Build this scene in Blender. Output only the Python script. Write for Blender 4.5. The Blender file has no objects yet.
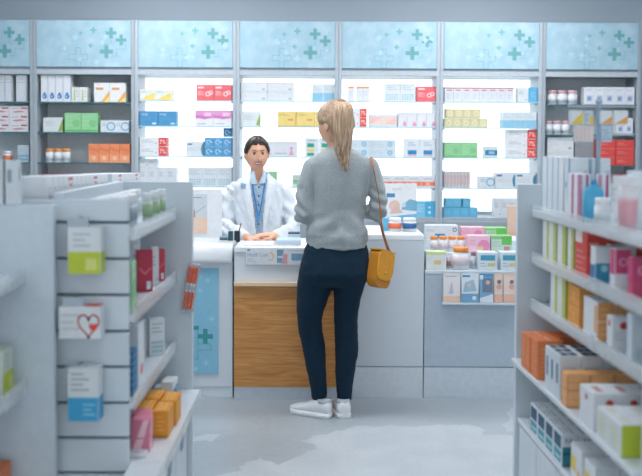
import bpy, math, random
from mathutils import Vector, Matrix, noise
random.seed(7)
S = bpy.context.scene
COL = S.collection
PI = math.pi
# ------------------------------------------------------------------ camera, world, exposure
F = 900.0; CX = 321.0; EYE = 1.45; PITCH = math.radians(2.2); ROLL = math.radians(0.3)
PY = 145 + F*math.tan(PITCH)                     # row of the principal point
cam_d = bpy.data.cameras.new('camera'); cam = bpy.data.objects.new('camera', cam_d); COL.objects.link(cam)
cam_d.sensor_width = 36; cam_d.lens = F*36/642; cam_d.shift_y = -(238-PY)/642; cam_d.clip_start = .05
cam.location = (0, 0, EYE)
CR = Matrix.Rotation(PI/2-PITCH, 3, 'X') @ Matrix.Rotation(ROLL, 3, 'Z')
cam.rotation_euler = CR.to_euler()
cam_d.dof.use_dof = True; cam_d.dof.focus_distance = 5.0; cam_d.dof.aperture_fstop = 2.0
S.camera = cam
S.view_settings.view_transform = 'Standard'; S.view_settings.look = 'None'
S.view_settings.exposure = 0.9; S.view_settings.gamma = 1; S.view_settings.use_curve_mapping = False
w = bpy.data.worlds.new('daylight'); S.world = w; w.use_nodes = True
bg = w.node_tree.nodes['Background']; bg.inputs[0].default_value = (.90, .95, 1.0, 1); bg.inputs[1].default_value = .68

def at(px, py, Y):
    """point of the place at distance Y that the photograph shows at px, py"""
    d = CR @ Vector(((px-CX)/F, -(py-PY)/F, -1))
    t = Y/d.y
    return Vector((d.x*t, Y, EYE+d.z*t))
def ax(px, Y, py=250): return at(px, py, Y).x
def az(py, Y, px=321): return at(px, py, Y).z

# ------------------------------------------------------------------ materials
def lin(h):
    h = h.lstrip('#'); c = [int(h[i:i+2], 16)/255 for i in (0, 2, 4)]
    return tuple(((v+.055)/1.055)**2.4 if v > .04045 else v/12.92 for v in c)
_m = {}
def mat(hexc, rough=.5, metal=0, alpha=1, emit=0, bump=0, vary=.04, scale=30, coat=0, sheen=0, sss=0):
    key = (hexc, rough, metal, alpha, emit, bump, vary, scale, coat, sheen, sss)
    if key in _m: return _m[key]
    m = bpy.data.materials.new('surface_'+hexc.strip('#')); m.use_nodes = True
    nt = m.node_tree; b = nt.nodes['Principled BSDF']; c = lin(hexc)
    tc = nt.nodes.new('ShaderNodeTexCoord'); nz = nt.nodes.new('ShaderNodeTexNoise')
    nz.inputs['Scale'].default_value = scale; nz.inputs['Detail'].default_value = 3
    nt.links.new(tc.outputs['Object'], nz.inputs['Vector'])
    rp = nt.nodes.new('ShaderNodeValToRGB')
    rp.color_ramp.elements[0].position = .3; rp.color_ramp.elements[1].position = .7
    rp.color_ramp.elements[0].color = tuple(v*(1-vary) for v in c)+(1,)
    rp.color_ramp.elements[1].color = tuple(min(1, v*(1+vary)) for v in c)+(1,)
    nt.links.new(nz.outputs['Fac'], rp.inputs[0]); nt.links.new(rp.outputs[0], b.inputs['Base Color'])
    b.inputs['Roughness'].default_value = rough; b.inputs['Metallic'].default_value = metal
    b.inputs['Alpha'].default_value = alpha
    if coat: b.inputs['Coat Weight'].default_value = coat; b.inputs['Coat Roughness'].default_value = .15
    if sheen: b.inputs['Sheen Weight'].default_value = sheen
    if sss:
        b.inputs['Subsurface Weight'].default_value = sss; b.inputs['Subsurface Radius'].default_value = (.02, .008, .005)
        b.inputs['Subsurface Scale'].default_value = .3
    if emit:
        nt.links.new(rp.outputs[0], b.inputs['Emission Color']); b.inputs['Emission Strength'].default_value = emit
    if bump:
        bp = nt.nodes.new('ShaderNodeBump'); bp.inputs['Strength'].default_value = bump; bp.inputs['Distance'].default_value = .01
        nt.links.new(nz.outputs['Fac'], bp.inputs['Height']); nt.links.new(bp.outputs[0], b.inputs['Normal'])
    _m[key] = m; return m
def wood_mat(dark, light, sc=1.0, vert=False):
    m = bpy.data.materials.new('oak_veneer'); m.use_nodes = True; nt = m.node_tree; b = nt.nodes['Principled BSDF']
    tc = nt.nodes.new('ShaderNodeTexCoord'); mp = nt.nodes.new('ShaderNodeMapping'); nt.links.new(tc.outputs['Object'], mp.inputs[0])
    mp.inputs['Scale'].default_value = (1.3*sc, 1.3*sc, 16*sc)
    nz = nt.nodes.new('ShaderNodeTexNoise'); nz.inputs['Scale'].default_value = 2.2; nz.inputs['Detail'].default_value = 8; nz.inputs['Distortion'].default_value = .9
    nt.links.new(mp.outputs[0], nz.inputs['Vector'])
    rp = nt.nodes.new('ShaderNodeValToRGB'); rp.color_ramp.elements[0].position = .32; rp.color_ramp.elements[1].position = .68
    rp.color_ramp.elements[0].color = lin(dark)+(1,); rp.color_ramp.elements[1].color = lin(light)+(1,)
    nt.links.new(nz.outputs['Fac'], rp.inputs[0]); nt.links.new(rp.outputs[0], b.inputs['Base Color']); b.inputs['Roughness'].default_value = .45
    return m
def patch_mat(a, c2, s, lo, hi, rough=.4, detail=3, third=None):
    """two-tone surface with patches of their own shape"""
    m = bpy.data.materials.new('patched_surface'); m.use_nodes = True; nt = m.node_tree; b = nt.nodes['Principled BSDF']
    tc = nt.nodes.new('ShaderNodeTexCoord'); nz = nt.nodes.new('ShaderNodeTexNoise'); nz.inputs['Scale'].default_value = s
    nz.inputs['Detail'].default_value = detail; nt.links.new(tc.outputs['Object'], nz.inputs['Vector'])
    rp = nt.nodes.new('ShaderNodeValToRGB'); rp.color_ramp.elements[0].position = lo; rp.color_ramp.elements[1].position = hi
    rp.color_ramp.elements[0].color = lin(a)+(1,); rp.color_ramp.elements[1].color = lin(c2)+(1,)
    nt.links.new(nz.outputs['Fac'], rp.inputs[0])
    n2 = nt.nodes.new('ShaderNodeTexNoise'); n2.inputs['Scale'].default_value = s*14; n2.inputs['Detail'].default_value = 5
    nt.links.new(tc.outputs['Object'], n2.inputs['Vector'])
    mx = nt.nodes.new('ShaderNodeMix'); mx.data_type = 'RGBA'; mx.blend_type = 'MULTIPLY'; mx.inputs[0].default_value = .22
    nt.links.new(rp.outputs[0], mx.inputs[6]); nt.links.new(n2.outputs['Fac'], mx.inputs[7]); nt.links.new(mx.outputs[2], b.inputs['Base Color'])
    b.inputs['Roughness'].default_value = rough
    return m
WHITE = '#e9eef1'
M_lam = mat('#dfe5e9', .35)                # white laminate furniture
M_frame = mat('#b9c3c9', .4)
M_grey = mat('#9aa7b0', .5)
M_rail = mat('#f2f8fc', .15, alpha=.36, coat=.6)
M_clear = mat('#f4f8fa', .1, alpha=.1, coat=.3)
M_light = mat('#fafdff', .5, emit=.72, vary=.0)
M_steel = mat('#9aa3aa', .3, metal=.9)

# ------------------------------------------------------------------ mesh building
class MB:
    def __init__(s): s.v = []; s.f = []; s.mi = []; s.m = []; s.sm = []
    def mid(s, m):
        if m not in s.m: s.m.append(m)
        return s.m.index(m)
    def face(s, idx, m, sm=False): s.f.append(tuple(idx)); s.mi.append(s.mid(m)); s.sm.append(sm)
    def poly(s, pts, m, out=None):
        pts = [Vector(p) for p in pts]
        if out is not None:
            n = (pts[1]-pts[0]).cross(pts[2]-pts[1])
            if n.dot(Vector(out)) < 0: pts.reverse()
        k = len(s.v); s.v += pts; s.face(range(k, k+len(pts)), m)
    def box(s, x0, x1, y0, y1, z0, z1, m, b=0.0, M=None):
        if x0 > x1: x0, x1 = x1, x0
        if y0 > y1: y0, y1 = y1, y0
        if z0 > z1: z0, z1 = z1, z0
        c = Vector(((x0+x1)/2, (y0+y1)/2, (z0+z1)/2)); h = Vector((x1-x0, y1-y0, z1-z0))/2
        T = (lambda p: M @ p) if M else (lambda p: p)
        b = min(b, min(h)*.8)
        k = len(s.v); fs = []
        if b <= 0:
            ids = {}
            for sx in (-1, 1):
                for sy in (-1, 1):
                    for sz in (-1, 1):
                        ids[(sx, sy, sz)] = len(s.v); s.v.append(c+Vector((sx*h.x, sy*h.y, sz*h.z)))
            for a in range(3):
                o = [i for i in range(3) if i != a]
                for sg in (-1, 1):
                    q = []
                    for u, v in ((-1, -1), (1, -1), (1, 1), (-1, 1)):
                        t = [0, 0, 0]; t[a] = sg; t[o[0]] = u; t[o[1]] = v; q.append(ids[tuple(t)])
                    fs.append(q)
        else:
            ids = {}
            for sx in (-1, 1):
                for sy in (-1, 1):
                    for sz in (-1, 1):
                        for a in range(3):
                            d = [h.x-b, h.y-b, h.z-b]; d[a] += b
                            ids[(sx, sy, sz, a)] = len(s.v); s.v.append(c+Vector((sx*d[0], sy*d[1], sz*d[2])))
            for a in range(3):
                o = [i for i in range(3) if i != a]
                for sg in (-1, 1):
                    q = []
                    for u, v in ((-1, -1), (1, -1), (1, 1), (-1, 1)):
                        t = [0, 0, 0]; t[a] = sg; t[o[0]] = u; t[o[1]] = v; q.append(ids[tuple(t)+(a,)])
                    fs.append(q)
                for u in (-1, 1):
                    for v in (-1, 1):
                        t0 = [0, 0, 0]; t0[a] = -1; t0[o[0]] = u; t0[o[1]] = v; t1 = list(t0); t1[a] = 1
                        fs.append([ids[tuple(t0)+(o[0],)], ids[tuple(t1)+(o[0],)], ids[tuple(t1)+(o[1],)], ids[tuple(t0)+(o[1],)]])
            for sx in (-1, 1):
                for sy in (-1, 1):
                    for sz in (-1, 1): fs.append([ids[(sx, sy, sz, a)] for a in range(3)])
        for q in fs:
            P = [s.v[i] for i in q]; n = (P[1]-P[0]).cross(P[2]-P[1])
            if n.dot(sum(P, Vector())/len(P)-c) < 0: q.reverse()
            s.face(q, m)
        for i in range(k, len(s.v)): s.v[i] = T(s.v[i])
    def prism(s, prof, a0, a1, m, axis='x', sm=False):
        """polygon prof extruded from a0 to a1 along axis; prof in the two other axes in order"""
        def P(u, v, a): return Vector((a, u, v)) if axis == 'x' else (Vector((u, a, v)) if axis == 'y' else Vector((u, v, a)))
        n = len(prof); k = len(s.v)
        for a in (a0, a1): s.v += [P(u, v, a) for u, v in prof]
        c = sum(s.v[k:], Vector())/(2*n)
        ar = sum(prof[i][0]*prof[(i+1) % n][1]-prof[(i+1) % n][0]*prof[i][1] for i in range(n))
        flip = (ar > 0) ^ (a1 < a0) ^ (axis == 'y')
        f0 = list(range(k, k+n)); f1 = list(range(k+n, k+2*n))
        s.face(f0[::-1] if flip else f0, m); s.face(f1 if flip else f1[::-1], m)
        for i in range(n):
            j = (i+1) % n; q = [k+i, k+j, k+n+j, k+n+i]
            s.face(q if flip else q[::-1], m, sm)
    def rings(s, rr, m, cap=True, sm=True, closed=True):
        n = len(rr[0]); k = len(s.v)
        for r in rr: s.v += r
        for i in range(len(rr)-1):
            for j in range(n if closed else n-1):
                jj = (j+1) % n
                s.face([k+i*n+j, k+i*n+jj, k+(i+1)*n+jj, k+(i+1)*n+j], m, sm)
        if cap:
            s.face(list(range(k, k+n))[::-1], m); e = k+(len(rr)-1)*n; s.face(list(range(e, e+n)), m)
    def lathe(s, prof, m, c=(0, 0, 0), n=20, sm=True, mats=None):
        """prof: (radius, z) from bottom up; m may differ per segment through mats"""
        c = Vector(c); k = len(s.v)
        for r, z in prof: s.v += [c+Vector((r*math.cos(2*PI*j/n), r*math.sin(2*PI*j/n), z)) for j in range(n)]
        for i in range(len(prof)-1):
            mm = mats[i] if mats else m
            for j in range(n):
                jj = (j+1) % n; s.face([k+i*n+j, k+i*n+jj, k+(i+1)*n+jj, k+(i+1)*n+j], mm, sm)
        s.face([k+j for j in range(n)][::-1], mats[0] if mats else m); e = k+(len(prof)-1)*n
        s.face([e+j for j in range(n)], mats[-1] if mats else m)
    def tube(s, pts, rad, m, n=10, flat=1.0, up=(0, 0, 1)):
        pts = [Vector(p) for p in pts]; R = rad if isinstance(rad, (list, tuple)) else [rad]*len(pts); rr = []
        up = Vector(up)
        pa = None
        for i, p in enumerate(pts):
            t = (pts[min(i+1, len(pts)-1)]-pts[max(i-1, 0)]).normalized()
            if pa is None or flat != 1.0:
                a = t.cross(up)
                if a.length < 1e-3: a = t.cross(Vector((1, 0, 0)))
            else:
                a = pa-t*pa.dot(t)
                if a.length < 1e-3: a = t.cross(Vector((1, 0, 0)))
            a.normalize(); pa = a; b = t.cross(a).normalized()
            rr.append([p+a*(R[i]*math.cos(2*PI*j/n))+b*(R[i]*flat*math.sin(2*PI*j/n)) for j in range(n)])
        s.rings(rr, m)
    def ball(s, c, r, m, n=16, k=10):
        c = Vector(c); r = Vector(r) if not isinstance(r, (int, float)) else Vector((r, r, r))
        rr = []
        for i in range(1, k):
            th = -PI/2+PI*i/k
            rr.append([c+Vector((r.x*math.cos(th)*math.cos(2*PI*j/n), r.y*math.cos(th)*math.sin(2*PI*j/n), r.z*math.sin(th))) for j in range(n)])
        b0 = len(s.v); s.rings(rr, m, cap=False)
        lo = len(s.v); s.v.append(c-Vector((0, 0, r.z))); hi = len(s.v); s.v.append(c+Vector((0, 0, r.z)))
        e = b0+(k-2)*n
        for j in range(n):
            jj = (j+1) % n; s.face([lo, b0+jj, b0+j], m, True); s.face([hi, e+j, e+jj], m, True)
    def build(s, name, parent=None, loc=(0, 0, 0)):
        me = bpy.data.meshes.new(name); me.from_pydata([tuple(v) for v in s.v], [], s.f)
        for m in s.m: me.materials.append(m)
        me.polygons.foreach_set('material_index', s.mi); me.polygons.foreach_set('use_smooth', s.sm); me.update()
        o = bpy.data.objects.new(name, me); COL.objects.link(o); o.location = loc
        if parent: o.parent = parent
        return o
def tag(o, label, cat, group=None):
    o['label'] = label; o['category'] = cat
    if group: o['group'] = group
    return o
def thing(name, label, cat, loc=(0, 0, 0), rz=0, group=None):
    o = bpy.data.objects.new(name, None); COL.objects.link(o); o.location = loc; o.rotation_euler = (0, 0, rz); o.empty_display_size = .1
    return tag(o, label, cat, group)
def struct(o): o['kind'] = 'structure'; return o
def dup(o, loc=None, rz=None, parent=None):
    c = o.copy(); COL.objects.link(c)
    if parent: c.parent = parent
    if loc is not None: c.location = loc
    if rz is not None: c.rotation_euler = (0, 0, rz)
    for ch in o.children: dup(ch, parent=c)
    return c
_txt = {}
def glyphs(t):
    if t not in _txt:
        cu = bpy.data.curves.new('lettering', 'FONT'); cu.body = t; cu.size = 1; cu.resolution_u = 3
        o = bpy.data.objects.new('lettering', cu); COL.objects.link(o)
        me = bpy.data.meshes.new_from_object(o.evaluated_get(bpy.context.evaluated_depsgraph_get()))
        vs = [v.co.copy() for v in me.vertices]; fs = [tuple(p.vertices) for p in me.polygons]
        x0 = min(v.x for v in vs); x1 = max(v.x for v in vs); y0 = min(v.y for v in vs); y1 = max(v.y for v in vs)
        _txt[t] = ([((v.x-x0), (v.y-y0)) for v in vs], fs, x1-x0, y1-y0)
        bpy.data.objects.remove(o); bpy.data.curves.remove(cu); bpy.data.meshes.remove(me)
    return _txt[t]
# a face of a box as a drawing plane: O origin (lower left seen from outside), U right, V up, N out, size
class Plane:
    def __init__(s, mb, O, U, V, w, h):
        s.mb = mb; s.O = Vector(O); s.U = Vector(U).normalized(); s.V = Vector(V).normalized(); s.N = s.U.cross(s.V); s.w = w; s.h = h; s.e = .0005
    def p(s, u, v): return s.O+s.U*(u*s.w)+s.V*(v*s.h)+s.N*s.e
    def rect(s, u0, v0, u1, v1, c): s.poly([(u0, v0), (u1, v0), (u1, v1), (u0, v1)], c)
    def poly(s, pts, c):
        s.mb.poly([s.p(*q) for q in pts], c if not isinstance(c, str) else mat(c), s.N); s.e += .00003
    def disc(s, u, v, r, c, n=18, squash=1):
        s.poly([(u+r*math.cos(2*PI*i/n)/s.w, v+r*squash*math.sin(2*PI*i/n)/s.h) for i in range(n)], c)
    def ring(s, u, v, r, t, c, a0=0, a1=2*PI, n=18):
        for i in range(n):
            a = a0+(a1-a0)*i/n; b = a0+(a1-a0)*(i+1)/n
            q = [(r, a), (r, b), (r-t, b), (r-t, a)]
            s.mb.poly([s.p(u+R*math.cos(g)/s.w, v+R*math.sin(g)/s.h) for R, g in q], mat(c), s.N)
        s.e += .00003
    def cross(s, u, v, size, c, t=.3, outline=False):
        a = size/2; b = size*t/2
        P = [(-b, -a), (b, -a), (b, -b), (a, -b), (a, b), (b, b), (b, a), (-b, a), (-b, b), (-a, b), (-a, -b), (-b, -b)]
        if not outline:
            for x0, y0, x1, y1 in ((-b, -a, b, a), (-a, -b, -b, b), (b, -b, a, b)): s.rect(u+x0/s.w, v+y0/s.h, u+x1/s.w, v+y1/s.h, c)
        else: s.line([(u+x/s.w, v+y/s.h) for x, y in P+[P[0]]], outline, c)
    def line(s, pts, t, c):
        for (a, b), (d, e) in zip(pts, pts[1:]):
            A = Vector((a*s.w, b*s.h)); B = Vector((d*s.w, e*s.h)); D = (B-A)
            if D.length < 1e-6: continue
            D.normalize(); n = Vector((-D.y, D.x))*t/2; A = A-D*t/2; B = B+D*t/2
            s.mb.poly([s.p(q.x/s.w, q.y/s.h) for q in (A-n, B-n, B+n, A+n)], mat(c), s.N)
        s.e += .00003
    def text(s, t, u, v, h, c, wmax=None):
        vs, fs, tw, th = glyphs(t); k = h/th; kx = k if not wmax else min(k, wmax*s.w/tw)
        i0 = len(s.mb.v); s.mb.v += [s.O+s.U*(u*s.w+x*kx)+s.V*(v*s.h+y*k)+s.N*s.e for x, y in vs]
        for f in fs:
            P = [s.mb.v[i0+i] for i in f]; n = (P[1]-P[0]).cross(P[2]-P[1])
            s.mb.face([i0+i for i in (f if n.dot(s.N) > 0 else f[::-1])], mat(c))
        s.e += .00003
    def lines(s, u0, u1, v0, v1, n, c):
        for i in range(n):
            v = v0+(v1-v0)*(i+.5)/n; s.rect(u0, v-.18*(v1-v0)/n, u0+(u1-u0)*(1 if i % 2 == 0 else .7), v+.18*(v1-v0)/n, c)
def planes(mb, w, d, h, z=0):
    return dict(f=Plane(mb, (-w/2, -d/2, z), (1, 0, 0), (0, 0, 1), w, h), r=Plane(mb, (w/2, -d/2, z), (0, 1, 0), (0, 0, 1), d, h),
                l=Plane(mb, (-w/2, d/2, z), (0, -1, 0), (0, 0, 1), d, h), t=Plane(mb, (-w/2, -d/2, z+h), (1, 0, 0), (0, 1, 0), w, d))

# ------------------------------------------------------------------ carton designs: (base, function)
def D(base, fn): return (base, fn)
def d_plain(P):
    P['f'].lines(.1, .6, .5, .8, 3, '#aab4ba'); P['f'].rect(.7, .12, .9, .2, '#9eb0bd')
def d_yellow(P):
    f = P['f']; f.poly([(.02, .04), (.95, .04), (.95, .72), (.6, .5)], '#e8cf6a'); f.lines(.08, .5, .68, .88, 2, '#a8b0b2')
def d_red(P):
    f = P['f']; f.lines(.07, .45, .32, .62, 4, '#f6c9c9'); f.rect(.07, .78, .42, .88, '#f8dcdc'); f.ring(.66, .42, f.h*.16, f.h*.06, '#f7dada'); f.ring(.82, .5, f.h*.14, f.h*.06, '#f7dada')
def d_blue(P):
    f = P['f']; f.text('oryg', .08, .68, f.h*.17, '#cfe7f4', .4); f.lines(.08, .92, .34, .6, 4, '#5f9fca'); f.rect(.7, .1, .92, .2, '#cfe4ef')
def d_pink(P):
    f = P['f']; f.rect(0, .48, 1, 1, '#dd9ac9'); f.poly([(.0, .55), (.55, .42), (1, .6), (1, .75), (.5, .62), (0, .7)], '#cc78b6'); f.rect(.5, .62, .9, .85, '#eec3e0'); f.lines(.1, .6, .08, .2, 1, '#9aa0a5')
def d_seven(P):
    f = P['f']; f.rect(.7, 0, 1, 1, '#e0483f'); f.text('7%', .74, .25, f.h*.5, '#fbeceb', .22); f.disc(.6, .35, f.h*.07, '#d04a48'); f.lines(.06, .5, .4, .8, 2, '#b4bcc2')
    P['r'].rect(0, 0, 1, 1, '#e0483f')
def d_bluemark(P):
    f = P['f']; f.rect(.07, .76, .34, .88, '#3f7fa8'); f.poly([(.92, .08), (1, .08), (1, .92), (.92, .8), (.86, .5)], '#2f86ad'); f.lines(.08, .7, .35, .6, 3, '#c2cad0'); P['r'].rect(0, 0, 1, 1, '#2f86ad')
def d_cubeblue(P):
    f = P['f']; f.ring(.45, .52, f.h*.26, f.h*.08, '#bfe0f2', PI*.1, PI*1.6, 10); f.rect(.6, .45, .9, .55, '#cfe6f3'); f.lines(.1, .9, .08, .25, 2, '#86bfe0')
def d_dots(P):
    f = P['f']
    for i in range(5):
        for j in range(3): f.rect(.1+.17*i, .08+.12*j, .21+.17*i, .16+.12*j, '#9cc4d0')
    f.lines(.1, .9, .6, .92, 3, '#bcc6cb')
def d_paleblue(P):
    P['f'].rect(0, 0, 1, .48, '#8fc4dc'); P['f'].lines(.1, .8, .6, .85, 2, '#c4ced4'); P['t'].rect(0, 0, 1, 1, '#dfe7ea')
    P['l'].rect(0, 0, 1, .48, '#8fc4dc'); P['r'].rect(0, 0, 1, .48, '#8fc4dc')
def d_greenside(P):
    f = P['f']; f.poly([(.78, .05), (1, .05), (1, .85), (.9, .5)], '#8fae4e'); f.lines(.1, .65, .4, .8, 4, '#b8c2c4'); P['r'].rect(0, 0, 1, .9, '#7fa345')
def d_yellowcarton(P):
    f = P['f']; f.lines(.08, .6, .7, .85, 2, '#c9a63c'); f.rect(.55, .38, .85, .5, '#dfa04a'); f.rect(0, 0, 1, .03, '#d9b23f'); f.rect(.97, 0, 1, 1, '#cfa637')
def d_figures(P):
    f = P['f']
    for u in (.18, .84):
        f.disc(u, .55, f.h*.1, '#d897b4'); f.poly([(u-.08, .08), (u+.08, .08), (u, .5)], '#dd9cb9')
    f.lines(.35, .7, .1, .3, 1, '#aab2b6'); f.rect(0, .8, 1, 1, '#d5dadd')
def d_tealbands(P):
    f = P['f']; f.rect(.16, .5, .66, .72, '#2f9c83'); f.rect(.16, .26, .66, .42, '#e7cf76'); f.rect(.16, .04, .66, .2, '#2f9c83'); f.lines(.2, .8, .8, .92, 1, '#98a2a6')
def d_greensm(P):
    f = P['f']; f.rect(.05, .25, .95, .62, '#86c295'); f.lines(.1, .7, .7, .9, 1, '#aab6b0')
def d_orangetop(P):
    for k in 'flr': P[k].rect(0, .88, 1, 1, '#e9a05c')
    P['t'].rect(0, 0, 1, 1, '#e9a05c'); P['f'].lines(.2, .8, .35, .7, 3, '#c3cbd0')
def d_diag(P):
    f = P['f']; f.rect(.03, .2, .98, .82, '#efc5bb'); f.poly([(.03, .2), (.5, .2), (.98, .82), (.5, .82)], '#efd4c8'); f.rect(0, .84, 1, 1, '#dfe4e6')
def d_drop(P):
    f = P['f']; f.poly([(.5, .06), (.95, .06), (.95, .2), (.72, .42), (.6, .3)], '#e295b4'); f.ring(.5, .75, f.w*.3, .002, '#b9c3c9', 0, PI, 8)
def d_bluelabel(P):
    f = P['f']; f.rect(.22, .14, .8, .38, '#3385bd'); f.rect(.22, .06, .8, .1, '#d9826f'); f.lines(.25, .75, .6, .85, 2, '#9bb9cb')
def d_swirl(P):
    f = P['f']; f.disc(.78, .5, f.h*.3, '#a6cde0'); f.ring(.78, .5, f.h*.3, f.h*.08, '#5aa7cc'); f.lines(.06, .5, .35, .7, 2, '#b7c8d2')
def d_orangestripe(P):
    f = P['f']; f.rect(0, .12, 1, .5, '#ee7f5e'); f.rect(.3, .16, .6, .44, '#f6b29c'); f.lines(.1, .8, .65, .85, 1, '#aeb6bb')
def d_cyan(P):
    f = P['f']; f.rect(.5, 0, 1, 1, '#4cb2dc'); f.lines(.08, .45, .3, .85, 5, '#bfe3f2'); f.disc(.72, .3, f.h*.1, '#cdeaf6'); f.disc(.72, .62, f.h*.08, '#cdeaf6')
def d_redtop(P):
    for k in 'flr': P[k].rect(0, .9, 1, .97, '#b9505c')
    P['f'].rect(.25, .74, .85, .82, '#c07078'); P['f'].lines(.2, .8, .2, .6, 4, '#b5bcc4')
def d_beige(P):
    f = P['f']; f.ring(.5, .5, f.h*.28, f.h*.07, '#efe9cf'); f.rect(0, .9, 1, 1, '#d8d2ad')
def d_green(P):
    f = P['f']; f.lines(.08, .5, .3, .9, 5, '#a6dca6'); f.disc(.72, .45, f.h*.22, '#82c687'); f.rect(.02, .04, .98, .12, '#67b96c')
    P['t'].rect(0, 0, 1, 1, '#7cc983')
def d_bluewhite(P):
    f = P['f']; f.rect(.0, .2, 1, .68, '#2f7fa6'); f.rect(.3, .32, .75, .56, '#8fc3dc')
def d_spine(P):
    f = P['f']; f.rect(0, 0, .15, 1, '#a9a3a6'); f.rect(.35, .2, .7, .8, '#d7aca8')
def d_bluecube(P):
    f = P['f']; f.lines(.15, .85, .3, .7, 3, '#8cc8e2'); P['t'].rect(0, 0, 1, 1, '#7fc3e0')
def d_emblem(P):
    f = P['f']; f.disc(.5, .2, f.w*.34, '#2f7fc4'); f.disc(.5, .3, f.w*.2, '#2f7fc4'); f.disc(.42, .2, f.w*.12, '#cfe3f2'); f.rect(.93, 0, 1, 1, '#c1c9cf')
def d_greenfig(P):
    f = P['f']; f.poly([(.3, .1), (.5, .1), (.45, .9), (.32, .75)], '#b6c65c'); f.lines(.55, .9, .3, .8, 3, '#b5bcc0'); P['l'].poly([(.2, .1), (.8, .1), (.5, .9)], '#8fae4e')
def d_orangecorner(P):
    f = P['f']; f.poly([(.45, 0), (1, 0), (1, .62)], '#f1b04a'); f.poly([(.62, 0), (1, 0), (1, .3)], '#f7d79a'); f.rect(.12, .64, .6, .76, '#e79a58')
def d_circle(P):
    f = P['f']; f.ring(.75, .5, f.h*.38, f.h*.1, '#5aa9cc'); f.lines(.08, .5, .5, .8, 2, '#aab4bb')
def d_orangefull(P):
    f = P['f']; f.poly([(0, 0), (1, 0), (1, .5), (.5, .35), (0, .5)], '#f4a277'); f.disc(.5, .25, f.h*.12, '#f9c09c'); f.poly([(0, .7), (1, .55), (1, .7), (0, .85)], '#e98052')
def d_redstripe(P):
    f = P['f']
    for i in range(5): f.rect(.06+.19*i, .1, .12+.19*i, .9, '#f3a39f')
def d_tallplain(P):
    f = P['f']; f.rect(0, .72, 1, .74, '#9db0bb'); f.lines(.1, .9, .8, .92, 2, '#a8b4bc'); f.rect(.92, 0, 1, 1, '#8fa0ac')
def d_redtext(P):
    f = P['f']; f.poly([(.1, .35), (.3, .2), (.9, .3), (.6, .48)], '#c98a8e'); f.rect(.6, .68, .95, .86, '#b9474d'); f.lines(.08, .5, .6, .85, 1, '#a9afb5')
def d_bluesq(P):
    f = P['f']; f.rect(.25, .18, .8, .52, '#b4c0d8'); f.disc(.52, .35, f.w*.18, '#8594bb'); f.rect(.2, .8, .8, .86, '#c5ccd4')
def d_bigwhite(P):
    f = P['f']; f.rect(0, .86, 1, .88, '#b8c0c6'); f.rect(.8, .15, .92, .3, '#9fa7ac'); f.lines(.08, .4, .4, .7, 2, '#c9cfd3')
def d_redbox(P):
    f = P['f']; f.lines(.1, .6, .3, .7, 2, '#ef8f87'); f.rect(0, .9, 1, 1, '#ea6a60'); f.rect(0, 0, .03, 1, '#b53a36')
def d_greybox(P): P['f'].rect(.94, 0, 1, 1, '#c8504a')
def d_blister(P):
    f = P['f']
    for i in range(5):
        for j in range(2): f.rect(.12+.17*i, .1+.2*j, .23+.17*i, .24+.2*j, '#5c9fbe')
def d_tealbeige(P):
    f = P['f']; f.rect(0, .8, 1, 1, '#2f6e70'); f.rect(0, .3, 1, .36, '#4a6d5c'); f.disc(.5, .6, f.w*.2, '#8db19c')
DES = dict(plain=('#d9dfe3', d_plain), yellow=('#dde1dd', d_yellow), red=('#e5686d', d_red), blue=('#4a92bf', d_blue), pink=('#e3e4e8', d_pink),
  seven=('#e3e6e8', d_seven), bluemark=('#dbe1e5', d_bluemark), cubeblue=('#559bc8', d_cubeblue), cubedark=('#2a7aa6', d_cubeblue), dots=('#dce3e7', d_dots),
  paleblue=('#d3dde2', d_paleblue), greenside=('#d9dfe0', d_greenside), yellowcarton=('#ead183', d_yellowcarton), figures=('#dcdfe2', d_figures),
  tealbands=('#d8e0e2', d_tealbands), greensm=('#d2dcd6', d_greensm), greenfull=('#8fc99b', d_greensm), orangetop=('#dfe3e6', d_orangetop), diag=('#e0dedd', d_diag),
  drop=('#e0e2e6', d_drop), bluelabel=('#dde3e7', d_bluelabel), swirl=('#cfdbe2', d_swirl), orangestripe=('#dfe2e4', d_orangestripe), cyan=('#7fc8e6', d_cyan),
  redtop=('#d9dce2', d_redtop), bluebox=('#5fb4dc', d_bluecube), beige=('#d7cfa3', d_beige), green=('#93cf97', d_green), bluewhite=('#d5dde1', d_bluewhite),
  spine=('#d4cdcf', d_spine), bluecube=('#69b7d8', d_bluecube), emblem=('#dfe3e8', d_emblem), greenfig=('#dde2e2', d_greenfig), orangecorner=('#e3e5e6', d_orangecorner),
  circle=('#d9dfe3', d_circle), orangefull=('#ee8f62', d_orangefull), redstripe=('#dc4a46', d_redstripe), tallplain=('#d6dde1', d_tallplain), redtext=('#dfe0e3', d_redtext),
  bluesq=('#dfe2e7', d_bluesq), bigwhite=('#d8dde0', d_bigwhite), redbox=('#de4f48', d_redbox), greybox=('#8e9296', d_greybox), blister=('#b9c8d0', d_blister), tealbeige=('#c9cda9', d_tealbeige))
_cart = {}
def carton(design, w, d, h, name='medicine_carton'):
    key = (design, round(w, 3), round(d, 3), round(h, 3), name)
    if key in _cart: o = _cart[key].copy(); COL.objects.link(o); return o
    base, fn = DES[design] if isinstance(design, str) else design
    mb = MB(); mb.box(-w/2, w/2, -d/2, d/2, 0, h, mat(base, .45), b=.0012)
    P = planes(mb, w-.003, d-.003, h-.003)
    for k in P.values(): pass
    P['f'].O += Vector((0, -.0015, .0015)); P['r'].O += Vector((.0015, 0, .0015)); P['l'].O += Vector((-.0015, 0, .0015)); P['t'].O += Vector((0, 0, .003))
    if fn: fn(P)
    # closing flap seam along the top
    P['t'].rect(.0, .485, 1, .5, '#b4bcc2')
    o = mb.build(name); _cart[key] = o; return o
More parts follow.
